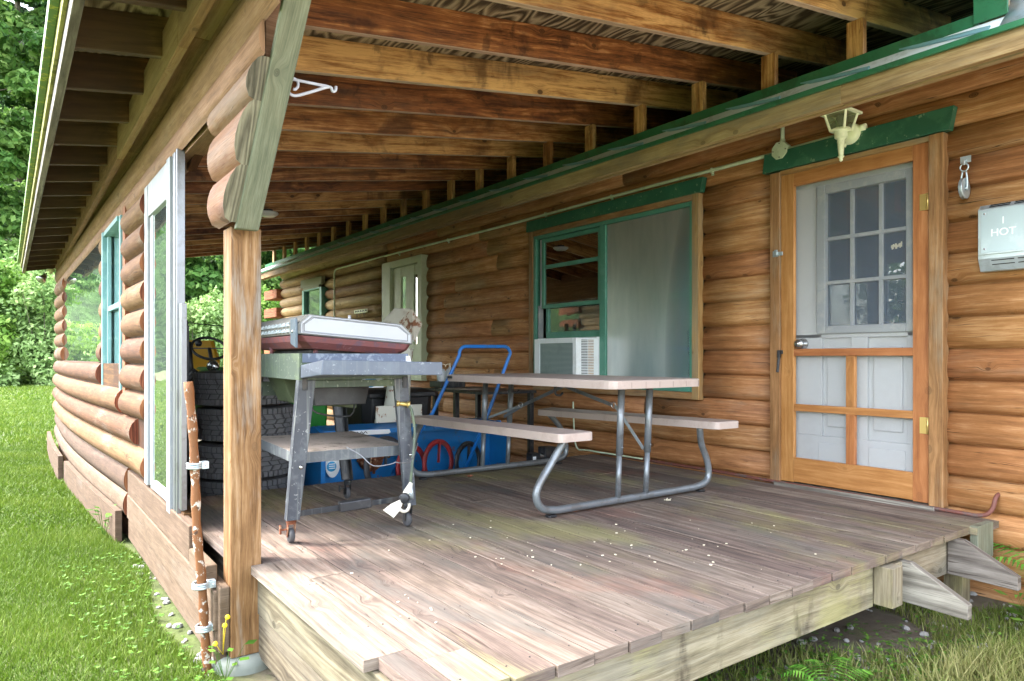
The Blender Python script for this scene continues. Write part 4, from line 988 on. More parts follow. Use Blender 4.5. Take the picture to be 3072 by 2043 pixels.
hv = thing('heater_vent', 'galvanised heater vent hood embossed 1 HOT on the right edge of the wall', 'vent', (4.15, 1.3, 1.45))
b = MB(); HXv = 4.085
b.prism([(4.16, 1.52, 1.625), (4.16, 1.52, 1.282), (HXv + .03, 1.52, 1.282), (HXv - .0, 1.52, 1.345), (HXv, 1.52, 1.60), (HXv + .03, 1.52, 1.625)], (0, -.40, 0)); hvo = b.build('hood', M['galv'], hv, bevel=.003)
b = MB(); b.box((HXv - .004, 1.505, 1.376), (HXv - .0005, 1.125, 1.592)); b.build('cover_plate', paint('blue_grey_galvanised', (176, 192, 196), .35, .45, dirt=(196, 208, 210), d_amt=.4), hv, bevel=.0015)
b = MB()
b.box((HXv - .012, 1.51, 1.366), (HXv - .0005, 1.12, 1.375)); b.build('drip_lip', M['galv'], hv)
b = MB()
for z in (1.332, 1.312): 
    for (ya, yb) in ((1.46, 1.36), (1.345, 1.24)):
        o0 = len(b.v); b.box((HXv - .002 + (1.345 - z) * .48, ya, z), (HXv + .012 + (1.345 - z) * .48, yb, z + .008))
for x_ in (HXv + .008, HXv + .02):
    for (ya, yb) in ((1.47, 1.38), (1.36, 1.26)): b.box((x_, ya, 1.6002 + (x_ - HXv) * .83), (x_ + .005, yb, 1.606 + (x_ - HXv) * .83))
b.box((HXv + .05, 1.5215, 1.40), (HXv + .058, 1.5225, 1.58)); b.build_each('louvre_slot', M['dark'], hv)
for (y, z) in ((1.488, 1.575), (1.488, 1.395), (1.14, 1.575), (1.14, 1.395)):
    b = MB(); b.lathe([(0, .003), (.004, .002), (.006, 0)], (HXv - .004, y, z), (-1, 0, 0), 10); b.build('screw', M['chrome'], hv)
def text(name, body, size, mat, mtx, parent, ext=.0015):
    c = bpy.data.curves.new(name, 'FONT'); c.body = body; c.size = size; c.extrude = ext; c.bevel_depth = .0004; c.align_x = 'CENTER'
    o = bpy.data.objects.new(name, c); SC.collection.objects.link(o); o.matrix_world = mtx
    dg = bpy.context.evaluated_depsgraph_get(); me = bpy.data.meshes.new_from_object(o.evaluated_get(dg)); bpy.data.objects.remove(o)
    me.transform(mtx); me.materials.clear(); me.materials.append(mat); q = bpy.data.objects.new(name, me); SC.collection.objects.link(q)
    if parent is not None: q.parent = parent; q.matrix_parent_inverse = Matrix.Translation(-Vector(WLOC.get(parent.name, (0, 0, 0))))
    return q
# text facing -X : local x -> -Y, local y -> +Z
TM = lambda x, y, z: Matrix.Translation((x, y, z)) @ Matrix(((0, 0, -1, 0), (-1, 0, 0, 0), (0, 1, 0, 0), (0, 0, 0, 1)))
text('embossed_number', '1', .05, M['acwhite'], TM(HXv - .0045, 1.405, 1.515), hv); text('embossed_word', 'HOT', .052, M['acwhite'], TM(HXv - .0045, 1.405, 1.456), hv)

sg = thing('name_sign', 'small pale wooden plaque with dark scrolled writing hanging left of the far door', 'sign', (4.1, 9.3, 1.49))
b = MB(); b.box((4.085, 9.07, 1.462), (4.10, 9.52, 1.516)); b.build('board', M['lamp'], sg, bevel=.01)
b = MB()
for i in range(5):
    y = 9.47 - i * .083; b.tube(smoothpath([(4.083, y, 1.478), (4.083, y - .015, 1.502), (4.083, y - .028, 1.482), (4.083, y - .042, 1.498), (4.083, y - .055, 1.484)], 4), .0035, 6)
b.build('lettering', M['ink'], sg)
b = MB()
for y in (9.42, 9.3, 9.17): b.tube(arc((4.088, y, 1.435), .025, 0, 360, 12, (0, 1, 0), (0, 0, 1))[:-1], .003, 6, closed=True)
b.build_each('scroll_hook', M['blackmetal'], sg)

# ---------------- window air conditioner ----------------
ac = thing('air_conditioner', 'white window air conditioner with grey condenser fins and a slotted side', 'air conditioner', (4.0, 4.7, .62))
AX = 3.875; AY0, AY1 = 4.43, 5.0; AZ0, AZ1 = .64, 1.0
b = MB(); b.box((AX + .012, AY0 + .002, AZ0), (4.2, AY1, AZ1)); b.build('cabinet', M['acwhite'], ac, bevel=.006)
b = MB(); b.box((AX, AY0, AZ0 + .001), (AX + .012, AY0 + .045, AZ1 - .001)); b.box((AX, AY1 - .075, AZ0 + .001), (AX + .012, AY1 - .001, AZ1 - .001)); b.box((AX, AY0 + .045, AZ1 - .04), (AX + .0115, AY1 - .075, AZ1 - .001)); b.box((AX, AY0 + .045, AZ0 + .001), (AX + .0115, AY1 - .075, AZ0 + .03)); b.build('rear_bezel', M['acwhite'], ac, bevel=.003)
b = MB(); b.box((AX + .008, AY0 + .046, AZ0 + .03), (AX + .0118, AY1 - .076, AZ1 - .041)); b.build('condenser', M['fins'], ac)
b = MB(); z = AZ0 + .035
while z < AZ1 - .045: b.box((AX + .004, AY0 + .046, z), (AX + .0075, AY1 - .076, z + .004)); z += .0105
b.build('fin_grille', M['galv'], ac)
b = MB(); b2 = MB()
for i in range(24):
    z = AZ0 + .03 + i * .0135
    b.box((3.935, AY0 - .0005, z), (4.005, AY0 + .004, z + .0062)); b2.box((4.012, AY0 - .0005, z), (4.075, AY0 + .004, z + .0062))
b.build('louvre_slots', M['dark'], ac); b2.build('louvre_slots', paint('rusty_inside', (170, 130, 80), .7, dirt=(60, 46, 30), d_amt=.6, d_scale=5), ac)
b = MB(); b.box((4.13, AY0 - .008, AZ0), (4.175, AY0 - .001, 1.012)); 
for i in range(5): b.box((4.135 + i * .008, AY0 - .02, AZ0), (4.139 + i * .008, AY0 - .008, 1.01))
b.box((4.11, 4.43, 1.0005), (4.18, 5.25, 1.014)); b.box((4.15, 5.0, AZ0), (4.16, 5.27, 1.0)); b.build('filler_curtain', M['acwhite'], ac)

# ---------------- picnic table ----------------
pt = thing('picnic_table', 'beige plastic folding picnic table with attached benches on grey bent tube legs', 'table', (2.9, 3.5, 0))
def slab(quad, z0, z1, parent, name, rc=.05, zf_=None, lip=0):
    q = [Vector((x, y, 0)) for x, y in quad]; poly = []
    for i in range(4):
        p = q[i]; a = (q[i-1] - p).normalized(); b_ = (q[(i+1) % 4] - p).normalized()
        for t in range(5):
            u = t / 4; poly.append(p + a * rc * (1 - u) ** 2 + b_ * rc * u ** 2)
    zz = lambda p, z: (p.x, p.y, z + (zf_(p.y) if zf_ else 0))
    b = MB(); m = len(poly); cen = sum(poly, Vector()) / m
    rings = [(z0, .012), (z0, 0), (z1 - .006, 0), (z1 - .0015, .003), (z1, .010)]
    vs = []
    for z, ins in rings:
        for p in poly: vs.append(zz(p + (cen - p).normalized() * ins, z))
    fs = [(k * m + i, k * m + (i + 1) % m, (k + 1) * m + (i + 1) % m, (k + 1) * m + i) for k in range(len(rings) - 1) for i in range(m)]
    fs += [tuple(range(m))[::-1], tuple((len(rings) - 1) * m + i for i in range(m))]
    b.add(vs, fs, smooth=False); return b.build(name, M['table'], parent, bevel=.002)
top = slab([(2.585, 2.66), (3.315, 2.66), (3.315, 4.33), (2.56, 4.36)], .668, .715, pt, 'tabletop', .07)
b = MB()
for x in (2.72, 2.83, 2.94, 3.05, 3.16, 3.27): b.box((x, 2.6592, .672), (x + .004, 2.667, .705))
b.build('edge_rib', paint('rib_shadow_groove', (150, 134, 124), .6), top)
b = MB(); b.box((2.5555, 4.25, .688), (2.563, 4.31, .705)); b.build('maker_badge', M['blackmetal'], top)
bn = slab([(2.27, 2.715), (2.50, 2.71), (2.385, 4.255), (2.205, 4.262)], .405, .45, pt, 'bench_seat', .035, lambda y: -.006 * (y - 2.7))
bf_ = slab([(3.45, 2.665), (3.66, 2.655), (3.50, 4.30), (3.262, 4.18)], .405, .45, pt, 'bench_seat', .035, lambda y: -.004 * (y - 2.7))
r = .0205
def sled(y, sgn):
    b = MB(); z = r + .012
    left = smoothpath([(2.40 if y < 3.5 else 2.33, y - .02 * sgn, .405), (2.335 if y < 3.5 else 2.26, y, .30), (2.235, y, .17), (2.225, y, .10), (2.27, y, .05), (2.36, y, z)], 6)
    right = smoothpath([(3.46, y, z), (3.56, y, .05), (3.60, y, .10), (3.585, y, .19), (3.53, y, .30), (3.49 if y < 3.5 else 3.43, y - .02 * sgn, .405)], 6)
    b.tube(left + right, r, 14); return b.build('leg_frame', M['tube'], pt)
for y, sg_ in ((2.85, 1), (4.235, -1)):
    sled(y, sg_)
    for xb, xt in ((2.805, 2.835), (3.03, 3.065)):
        b = MB(); b.tube([(xb, y, .03), (xb + (xt - xb) * .42, y, .29)], .0165, 12); b.tube([(xb + (xt - xb) * .41, y, .285), (xt, y, .668)], .0205, 12); 
        b.sphere((xb + (xt - xb) * .5 - .0, y - .021, .33), .006, 8, 6); b.build('post', M['tube'], pt)
    for x in (2.32, 3.52):
        b = MB(); b.box((x - .025, y - .02, .0), (x + .025, y + .02, .014)); b.build('foot_pad', M['black'], pt, bevel=.004)
def brace(pts_, w=.022):
    b = MB()
    for a, c in zip(pts_[:-1], pts_[1:]): b.beam(a, c, .006, w, up=(0, 0, 1))
    b.build('folding_brace', M['tube'], pt, bevel=.001)
brace([(2.95, 3.55, .665), (2.96, 3.05, .55)]); brace([(2.968, 3.04, .55), (3.035, 2.87, .30)], .018)
brace([(3.0, 3.5, .665), (2.99, 3.98, .50), (2.98, 4.21, .40)]); brace([(2.972, 3.97, .50), (2.85, 4.22, .40)], .018)
for (y, z) in ((3.05, .55), (3.98, .50)):
    b = MB(); b.tube(arc((2.965, y, z), .018, 0, 360, 14, (1, 0, 0), (0, .3, 1))[:-1], .003, 6, closed=True); b.build('lock_ring', M['chrome'], pt)
for y in (3.3, 3.75):
    b = MB(); b.tube(smoothpath([(2.72, y, .668), (2.715, y, .64), (2.725, y, .612), (2.75, y - .01, .606), (2.77, y - .01, .62)], 5), .007, 8); b.build('under_hook', M['black'], pt)

# ---------------- grill on wheeled cart ----------------
gr = thing('gas_grill', 'old gas grill with a silver lid and rusty firebox on a wheeled dark cart', 'grill', (1.33, 3.5, 0))
ROT = R(-3.0); O = Vector((1.07, 3.10, 0))
GM = Matrix.Translation(O) @ Matrix.Rotation(ROT, 4, 'Z')     # local: x right, y back
GW, GD = .53, .98
def gb(mb, name, mat, parent=gr, bevel=.002, each=False): mb.xf(GM); return (mb.build_each if each else mb.build)(name, mat, parent, bevel=bevel)
b = MB(); b.box((0, 0, .735), (.012, GD, .857)); b.box((.012, 0, .735), (GW, .012, .857)); b.box((GW - .012, .012, .735), (GW, GD, .857)); b.box((.012, GD - .012, .735), (GW - .012, GD, .857)); b.box((.012, .012, .846), (.12, GD - .012, .853)); b.box((.42, .012, .846), (GW - .012, GD - .012, .853)); gb(b, 'cart_frame', M['cartgreen'])
b = MB(); b.box((.013, -.004, .815), (GW - .001, -.0005, .856)); gb(b, 'frame_ledge', paint('dusty_blue_grey_ledge', (96, 106, 124), .6, dirt=(160, 168, 176), d_amt=.6, d_scale=30))
b = MB(); b.box((.03, .0, .70), (GW - .01, .02, .733)); b.box((.03, GD - .03, .62), (GW - .02, GD - .01, .70)); gb(b, 'lower_rail', M['cartgreen'], each=True)
for (x, y) in ((.012, -.006), (GW - .03, -.006)):
    b = MB(); b.box((x, y, .69), (x + .025, y + .005, .745)); gb(b, 'corner_bracket', M['blackmetal'])
# tilted front side-shelf: built from its corners
def W(p): return GM.inverted() @ Vector(p)
b = MB(); ya = -.012
P = lambda x, y, z: (x, y, z)
c8 = [(.002, ya, .745), (.002, ya, .803), (.002 + .0, -.30, .765), (.012, -.30, .829), (GW + .01, ya, .752), (GW + .01, ya, .80), (GW + .035, -.30, .757), (GW + .035, -.30, .817)]
# order required: [ix*4+iy*2+iz] with iy: 0 = front
q = [c8[2], c8[3], c8[0], c8[1], c8[6], c8[7], c8[4], c8[5]]
b.hexa(q, 0); gb(b, 'side_shelf', M['cartgrey'], bevel=.004)
def leg(xt, yt, xb, yb, name='cart_leg', ztop=.735, zbot=.11, mat='legblack'):
    b = MB(); wt_, wb_ = .075, .058
    # two-sided channel: front face and side face
    s = -1 if xt < .2 else 1
    def fr(x, y, w, z): return [(x, y, z), (x + s * -1 * w, y, z)]
    t0, t1 = fr(xt, yt, wt_, ztop); b0, b1 = fr(xb, yb, wb_, zbot)
    sy = 1 if yt < .4 else -1
    for (p0, p1, p2, p3, d) in ((b0, b1, t1, t0, Vector((0, sy * .004, 0))),): 
        b.prism([p0, p1, p2, p3] if s * sy < 0 else [p3, p2, p1, p0], d)
    d = Vector((-s * .004, 0, 0)); b.prism([(xb, yb, zbot), (xt, yt, ztop), (xt, yt + sy * .055, ztop), (xb, yb + sy * .045, zbot)], d)
    d = Vector((s * .004, 0, 0)); b.prism([(b1[0], yb, zbot), (t1[0], yt, ztop), (t1[0], yt + sy * .02, ztop), (b1[0], yb + sy * .02, zbot)], d)
    gb(b, name, M[mat], bevel=.002)
leg(.0, -.002, -.055, .0); leg(GW, -.002, GW + .045, .0); leg(GW, GD, GW + .03, GD - .10, mat='blackmetal'); leg(.0, GD, -.05, GD - .10, mat='blackmetal')
# centre-line hits for casters
cps = [(-.025, .035, 1), (GW + .017, .035, 0), (GW - .0, GD - .13, 1), (-.02, GD - .13, 1)]
for (x, y, tb) in cps:
    b = MB(); b.lathe([(0, .112), (.022, .112), (.024, .106), (.019, .102), (.025, .098), (.019, .093), (.022, .088), (0, .087)], (x, y, 0), seg=16)
    for s in (-.016, .016):
        b.prism([(x + s - .002, y - .014, .09), (x + s - .002, y + .014, .09), (x + s - .002, y + .022, .034), (x + s - .002, y + .004, .026)], (.004, 0, 0))
    if tb: b.box((x - .05, y + .004, .06), (x - .018, y + .02, .066)); b.box((x - .05, y + .004, .045), (x - .042, y + .02, .085))
    gb(b, 'caster_fork', M['rust'] if tb and x < .2 and y < .2 else M['blackmetal'])
    b = MB(); b.lathe([(.006, -.011), (.030, -.011), (.035, -.006), (.035, .006), (.030, .011), (.006, .011)], (x, y + .012, .0355), (1, .05, 0), 24); gb(b, 'caster_wheel', M['rubber'], bevel=0)
# shelf
b = MB(); SX0, SX1, SY0, SY1 = .0, GW + .02, .07, GD - .12
b.box((SX0, SY0, .385), (SX1, SY1, .40))
gb(b, 'lower_shelf', paint('dirty_shelf_tray', (140, 130, 120), .7, dirt=(84, 74, 62), d_amt=.8, d_scale=6, speck=(60, 50, 40), sp_amt=.8, sp_scale=40))
b = MB(); b.box((SX0 - .002, SY0 - .003, .352), (SX1 + .002, SY0 - .0, .402)); b.box((SX0 - .003, SY0, .352), (SX0 - .0, SY1, .402)); b.box((SX1, SY0, .352), (SX1 + .003, SY1, .402))
gb(b, 'shelf_rim', paint('dark_shelf_rim', (84, 88, 92), .6, dirt=(120, 124, 122), d_amt=.5, streak=.3), each=True)
for (x, y, z) in ((.008, -.004, .345), (GW + .015, -.004, .36)):
    b = MB(); b.lathe([(0, .006), (.006, .005), (.01, 0)], (x, y, z), (0, -1, 0), 12); gb(b, 'bolt', M['chrome'])
b = MB(); b.beam((-.02, .012, .135), (.56, .012, .15), .012, .026); gb(b, 'lower_bar', M['blackmetal'])
b = MB(); b.beam((.185, .0, .146), (.335, .0, .152), .045, .046); gb(b, 'taped_block', M['black'], bevel=.006)
b = MB(); b.tube([(GM.inverted() @ Vector(p)) for p in smoothpath([(1.26, 3.02, .43), (1.31, 2.98, .395), (1.36, 2.95, .345), (1.45, 2.95, .345), (1.47, 2.95, .352), (1.50, 2.95, .345), (1.56, 2.96, .35), (1.61, 3.0, .41), (1.63, 3.03, .42)], 4)], .0028, 6); gb(b, 'wire_hanger', M['alu'], bevel=0)
# hanging cord, regulator, tape and dial
b = MB(); b.tube(smoothpath([(GW - .03, .02, .61), (GW - .005, -.03, .60), (GW + .01, -.035, .55), (GW + .02, -.035, .46), (GW + .005, -.035, .3), (GW + .0, -.03, .22), (GW + .008, -.03, .17)], 6), .007, 8); gb(b, 'gas_hose', M['cartgreen'], bevel=0)
b = MB(); b.lathe([(0, 0), (.014, 0), (.014, .012), (.009, .014), (.011, .03), (.011, .05), (.016, .052), (.016, .064), (0, .066)], (GW - .06, .0, .615), (1, -.35, -.1)); gb(b, 'hose_fitting', M['brass'], bevel=0)
b = MB(); b.box((GW - .045, .004, .585), (GW + .0, .008, .65)); gb(b, 'bracket_plate', M['blackmetal'])
b = MB(); b.lathe([(0, 0), (.024, 0), (.026, .03), (.022, .034), (0, .034)], (GW - .035, -.045, .165), (-.6, -.8, 0), 16); gb(b, 'plug', M['black'], bevel=0)
b = MB(); b.lathe([(.01, -.012), (.036, -.012), (.036, .012), (.01, .012)], (GW - .0, -.03, .185), (1, -.4, .1), 20); gb(b, 'tape_roll', M['galv'], bevel=0)
b = MB(); zz_ = [(.525, -.05, .235), (.505, -.055, .19), (.47, -.06, .155), (.44, -.065, .13), (.405, -.07, .105)]; ww = [.008, .022, .010, .030, .034]
vs = []
for (p, w_) in zip(zz_, ww): vs += [(p[0] - w_, p[1], p[2] + w_ * .5), (p[0] + w_ * .5, p[1] - .004, p[2] - w_ * .7)]
b.add(vs, [(2 * i, 2 * i + 1, 2 * i + 3, 2 * i + 2) for i in range(4)]); o_ = gb(b, 'cloth_tape', M['cloth'], bevel=0); o_.modifiers.new('S', 'SOLIDIFY').thickness = .0015
b = MB(); b.tube([(.035 * math.cos(a) * .8 + .485, -.05 + .01 * math.sin(a), .135 + .035 * math.sin(a)) for a in [math.pi * (1 + i / 10) for i in range(11)]], .008, 6); gb(b, 'tape_loop', M['cloth'], bevel=0)
# drip tray and burner box under the cart
b = MB(); b.prism([(.13, .25, .69), (.43, .25, .69), (.41, .25, .60), (.15, .25, .60)], (0, .25, 0)); gb(b, 'grease_tray', M['black'], bevel=.004)
b = MB(); b.prism([(.06, .52, .735), (.5, .52, .735), (.46, .52, .56), (.12, .52, .60)], (0, .3, 0)); gb(b, 'burner_box', paint('olive_sheet', (76, 86, 60), .7, dirt=(40, 44, 34), d_amt=.6), bevel=.004)
b = MB(); b.tube(smoothpath([(.20, .48, .60), (.22, .45, .55), (.38, .40, .53), (.40, .38, .62)], 3), .005, 6); gb(b, 'tray_wire', M['blackmetal'], bevel=0)
# firebox
def ring(x0, x1, y0, y1, z, ch): return [(x0 + ch, y0, z), (x1 - ch, y0, z), (x1, y0 + ch, z), (x1, y1 - ch, z), (x1 - ch, y1, z), (x0 + ch, y1, z), (x0, y1 - ch, z), (x0, y0 + ch, z)]
def loft(mb, rs, smooth=False, cap=(1, 1)):
    n = len(rs[0]); vs = [p for r_ in rs for p in r_]; fs = [(k * n + i, k * n + (i + 1) % n, (k + 1) * n + (i + 1) % n, (k + 1) * n + i) for k in range(len(rs) - 1) for i in range(n)]
    if cap[0]: fs.append(tuple(range(n))[::-1])
    if cap[1]: fs.append(tuple((len(rs) - 1) * n + i for i in range(n)))
    mb.add(vs, fs, smooth=smooth); return mb
TL = lambda x: -.075 * (x - .02)        # the whole head tilts down to the right
def tz(rg): return [(x, y, z + TL(x) * .9) for x, y, z in rg]
b = MB(); loft(b, [tz(ring(.03, .50, .02, .86, .895 - .015, .04)), tz(ring(.0, .535, -.01, .90, .91, .03)), tz(ring(-.01, .545, -.015, .905, .937, .02))]); gb(b, 'firebox', M['firebox'], bevel=.004)
for (x, y) in ((.09, .05), (.45, .05), (.03, .6), (.48, .6)):
    b = MB(); b.tube([(x, y, .846), (x, y, .895 + TL(x))], .011, 10); gb(b, 'firebox_foot', M['firebox'], bevel=0)
b = MB(); b.box((.07, .06, .858), (.46, .8, .872)); gb(b, 'heat_plate', M['blackmetal'])
# lid : octagonal section running front to back, with recessed front panel
def lidsec(y, s=1):
    c = .27; pts_ = [(-.012, .94), (-.012, .985), (.004, 1.008), (.035, 1.034), (.49, 1.034), (.52, 1.012), (.546, .985), (.546, .94)]
    return [(c + (x - c) * s, y, z + TL(x)) for x, z in pts_]
b = MB(); loft(b, [lidsec(-.02), lidsec(.91)]); gb(b, 'lid', paint('grimy_lid_side', (126, 126, 120), .5, .3, dirt=(96, 92, 84), d_amt=.6), bevel=.004)
b = MB()
def inset(sc_, y):
    c = (.267, .982); pts_ = [(-.012, .94), (-.012, .985), (.035, 1.034), (.49, 1.034), (.546, .985), (.546, .94)]
    return [(c[0] + (x - c[0]) * sc_[0], y, c[1] + (z - c[1]) * sc_[1] + TL(x) * sc_[0]) for x, z in pts_]
loft(b, [inset((.97, .94), -.0205), inset((.955, .88), -.026), inset((.93, .80), -.026), inset((.915, .72), -.0215)], cap=(0, 1)); gb(b, 'front_panel', M['lid'], bevel=.001)
b = MB()
loft(b, [inset((.905, .69), -.0217), inset((.895, .66), -.0222)], cap=(0, 0)); gb(b, 'panel_groove', M['blackmetal'], bevel=0)
b = MB(); b.prism([(-.026, -.03, .88), (-.026, .05, .90), (-.026, .05, 1.01), (-.026, -.025, 1.012), (-.026, -.03, .95)], (.012, 0, 0)); gb(b, 'corner_hinge', paint('slate_hinge', (84, 98, 108), .45, .2, dirt=(120, 130, 136), d_amt=.4), bevel=.003)
b = MB(); b.lathe([(0, .004), (.006, .003), (.008, 0)], (-.0265, .015, .955), (-1, 0, 0), 10); gb(b, 'rivet', M['chrome'], bevel=0)
for zr in (.958, .986):
    for i in range(11):
        y = .12 + i * .068; b = MB(); b.prism([(-.012, y, zr - .004), (-.026, y + .004, zr - .004), (-.012, y, zr + .014)], (0, .04, 0)); gb(b, 'louvre', M['galv'], bevel=0)
b = MB(); b.tube([(.27, .1, 1.012), (.27, .1, 1.04)], .008, 8); gb(b, 'lid_stub', M['lid'], bevel=0)
b = MB(); b.prism([(.515, -.014, .805), (.515, -.014, .845), (.535, -.014, .845), (.545, -.014, .805)], (0, .03, 0)); gb(b, 'white_clip', M['acwhite'])

# ---------------- stack of tyres ----------------
def tyre(first, cx, cy, z0, rot, label):
    if first is None:
        root = thing('tyre', label, 'tyre', (0, 0, 0), 'stacked used tyres')
        R0, hw = .328, .118
        prof = [(.20, .03), (.21, .012), (.25, .0), (.30, .006), (.318, .018), (.326, .040), (.328, .10), (.328, .14), (.326, .2), (.318, .222), (.30, .236), (.25, .24), (.21, .228), (.20, .21), (.195, .12), (.20, .03)]
        b = MB(); b.lathe(prof, seg=64); car = b.build('carcass', M['rubber'], root)
        t = MB()
        for k in range(56):
            a = 2 * math.pi * k / 56
            def blk(r0, r1, z0_, z1_, da, sk=0):
                p = []
                for (rr) in (r0, r1):
                    for s in (-1, 1):
                        for z in (z0_, z1_):
                            aa = a + s * da + (sk if z == z1_ else 0); p.append((rr * math.cos(aa), rr * math.sin(aa), z))
                t.hexa(p)
            blk(.300, .326, .014, .052, .044); blk(.300, .326, .188, .226, .044)
            if k % 2 == 0:
                blk(.32, .3355, .056, .086, .085, .05); blk(.32, .3365, .092, .117, .092, -.05); blk(.32, .3365, .123, .148, .092, .05); blk(.32, .3355, .154, .184, .085, -.05)
            blk(.31, .334, .016, .050, .040); blk(.31, .334, .190, .224, .040)
        t.build('tread', paint('dusty_tread_rubber', (112, 113, 116), .7, dirt=(80, 80, 80), d_amt=.4, spec=.3), root, bevel=0); first = root
    else:
        r_ = first.copy(); SC.collection.objects.link(r_); r_['label'] = label
        for c in first.children:
            d = c.copy(); SC.collection.objects.link(d); d.parent = r_
        first = r_
    first.location = (cx, cy, z0); first.rotation_euler = (0, 0, rot); return first
tl = ['topmost tyre of the stack behind the porch post, under the mower', 'second tyre from the top of the stack behind the post', 'middle tyre of the stack behind the post', 'fourth tyre down in the stack, low behind the post', 'bottom tyre of the stack, mostly below deck level']
t0 = None; tz0 = GZ
for i in range(5):
    zc_ = GZ + (4 - i) * .238 if False else .745 - .24 - i * .243
    t_ = tyre(t0, 1.375 + [.0, .03, .0, .02, .04][i], 5.12 + [.0, .03, -.02, .02, 0][i], zc_, i * 1.3, tl[i]); t0 = t0 or t_

# ---------------- things behind the table ----------------
sb_ = thing('snow_blower', 'rusty blue snow blower housing with red auger rings and a rusted white chute', 'snow blower', (2.6, 5.0, GZ))
b = MB(); BY0, BY1 = 4.78, 5.28
b.prism([(1.80, BY0, GZ + .03), (1.80, BY0 - .02, .30), (1.80, BY0 + .12, .34), (1.80, BY1, .30), (1.80, BY1, GZ + .03)], (.035, 0, 0))
b.prism([(3.40, BY0, GZ + .03), (3.40, BY0 - .02, .16), (3.40, BY0 + .12, .30), (3.40, BY1, .26), (3.40, BY1, GZ + .03)], (.035, 0, 0))
b.build_each('side_plate', M['blue'], sb_, bevel=.004)
b = MB(); b.box((1.835, 5.02, GZ + .03), (3.4, 5.045, .30)); b.build('back_plate', M['blue'], sb_)
b = MB(); b.hexa([(x, y, z) for x in (1.84, 3.398) for (y, z0) in ((4.86, .285), (5.06, .31)) for z in (z0 - .02 - (x > 2) * .02, z0 + .02 - (x > 2) * .02)]); b.build('top_rail', M['blue'], sb_, bevel=.006)
b = MB(); b.prism([(2.00, 4.855, .262), (2.36, 4.855, .258), (2.38, 4.855, .268), (2.37, 4.855, .292), (2.00, 4.855, .30)], (0, .004, 0)); b.build('label_strip', M['stickwhite'], sb_)
b = MB(); xx = 2.03
for i in range(5): b.tube([(xx, 4.853, .272), (xx + .016, 4.853, .286), (xx + .03, 4.853, .272)], .003, 5); xx += .032
b.build('label_lettering', M['ink'], sb_)
b = MB(); b.lathe([(0, .0045), (.058, .004), (.06, 0)], (1.895, 4.79, .10), (0, -1, 0), 28); b.xf(Matrix.Translation((0, 0, .10)) @ Matrix.Diagonal((1, 1, 2.0, 1)) @ Matrix.Translation((0, 0, -.10)))
b.build('oval_sticker', M['stickwhite'], sb_)
b = MB(); b.lathe([(0, .0055), (.036, .005), (.038, 0)], (1.885, 4.79, .06), (0, -1, 0), 20); b.box((1.86, 4.783, .11), (1.885, 4.7855, .17)); b.build('sticker_print', M['stickblue'], sb_)
b = MB()
for z in (.075, .06, .045): b.box((1.865, 4.7805, z), (1.91, 4.783, z + .006))
b.build_each('sticker_text', M['stickwhite'], sb_)
b = MB(); b.prism([(1.835, 4.83, GZ + .03), (2.0, 4.83, GZ + .03), (2.0, 4.83, .14), (1.96, 4.83, .2), (1.835, 4.83, .25)], (0, .02, 0)); b.build('front_plate', M['blue'], sb_)
b = MB(); b.lathe([(0, .02), (.09, .018), (.1, 0), (.1, -.03), (0, -.03)], (2.28, 4.98, .06), (0, -1, 0), 22); b.tube([(2.15, 4.95, .06), (2.42, 4.95, .07)], .012, 8); b.tube([(2.28, 4.94, -.05), (2.30, 4.94, .16)], .012, 8); b.build('drive_hub', M['rust'], sb_)
def auger(x, z, r, mat, wd=.04, nm='auger_ring', tilt=.55):
    b = MB(); b.lathe([(r - wd, -.006), (r, -.006), (r, .006), (r - wd, .006), (r - wd, -.006)], (x, 4.86, z), (.35, -1, .05), 40)
    b.beam((x, 4.86, z), (x + .01, 4.86, z + r - wd * .4), .028, .010); b.build(nm, mat, sb_)
auger(2.56, -.01, .17, M['red']); auger(2.80, -.0, .185, M['red']); auger(3.08, -.02, .17, M['blackmetal']); auger(2.34, .02, .22, M['rubber'], .05, 'drive_wheel', .5)
# chute
def sheet(name, polys, mat, parent, th=.006):
    b = MB()
    for p in polys: b.add(p, [tuple(range(len(p)))])
    o = b.build(name, mat, parent); m = o.modifiers.new('S', 'SOLIDIFY'); m.thickness = th; m.offset = 0; return o
a_, b_2, c_, d_, e_, f__ = (2.48, 5.30, 1.118), (2.57, 5.2, 1.253), (2.752, 5.2, 1.259), (2.812, 5.10, 1.111), (2.704, 5.05, .945), (2.657, 5.32, 1.107)
DC = Vector((2.66, 5.2, 1.12)); sh_ = lambda p: tuple(DC + (Vector(p) - DC) * .88)
g0, g1 = (2.56, 5.3, .99), (2.62, 5.15, .93)
a_, b_2, c_, d_, e_, f__, g0, g1 = map(sh_, (a_, b_2, c_, d_, e_, f__, g0, g1))
sheet('chute_deflector', [[a_, b_2, f__, g0], [b_2, c_, f__], [g0, f__, e_, g1]], paint('dull_white_sheet', (190, 190, 178), .6, dirt=(150, 140, 124), d_amt=.5), sb_)
sheet('deflector_side', [[c_, d_, e_, f__]], paint('rust_eaten_sheet', (204, 196, 180), .7, dirt=(128, 74, 40), d_amt=.95, d_scale=14, d_lo=.46, d_hi=.56, bump=.4), sb_)
b = MB(); b.lathe([(.11, 0), (.10, .25), (.085, .45), (.09, .62)], (2.60, 5.22, .30), (.08, -.06, 1), 20); b.build('chute_pipe', M['rustwhite'], sb_)
b = MB(); b.lathe([(0, 0), (.15, 0), (.16, .03), (.155, .05), (.12, .06), (.12, .1)], (2.58, 5.2, .28), (0, 0, 1), 24); b.build('chute_collar', M['rustwhite'], sb_)
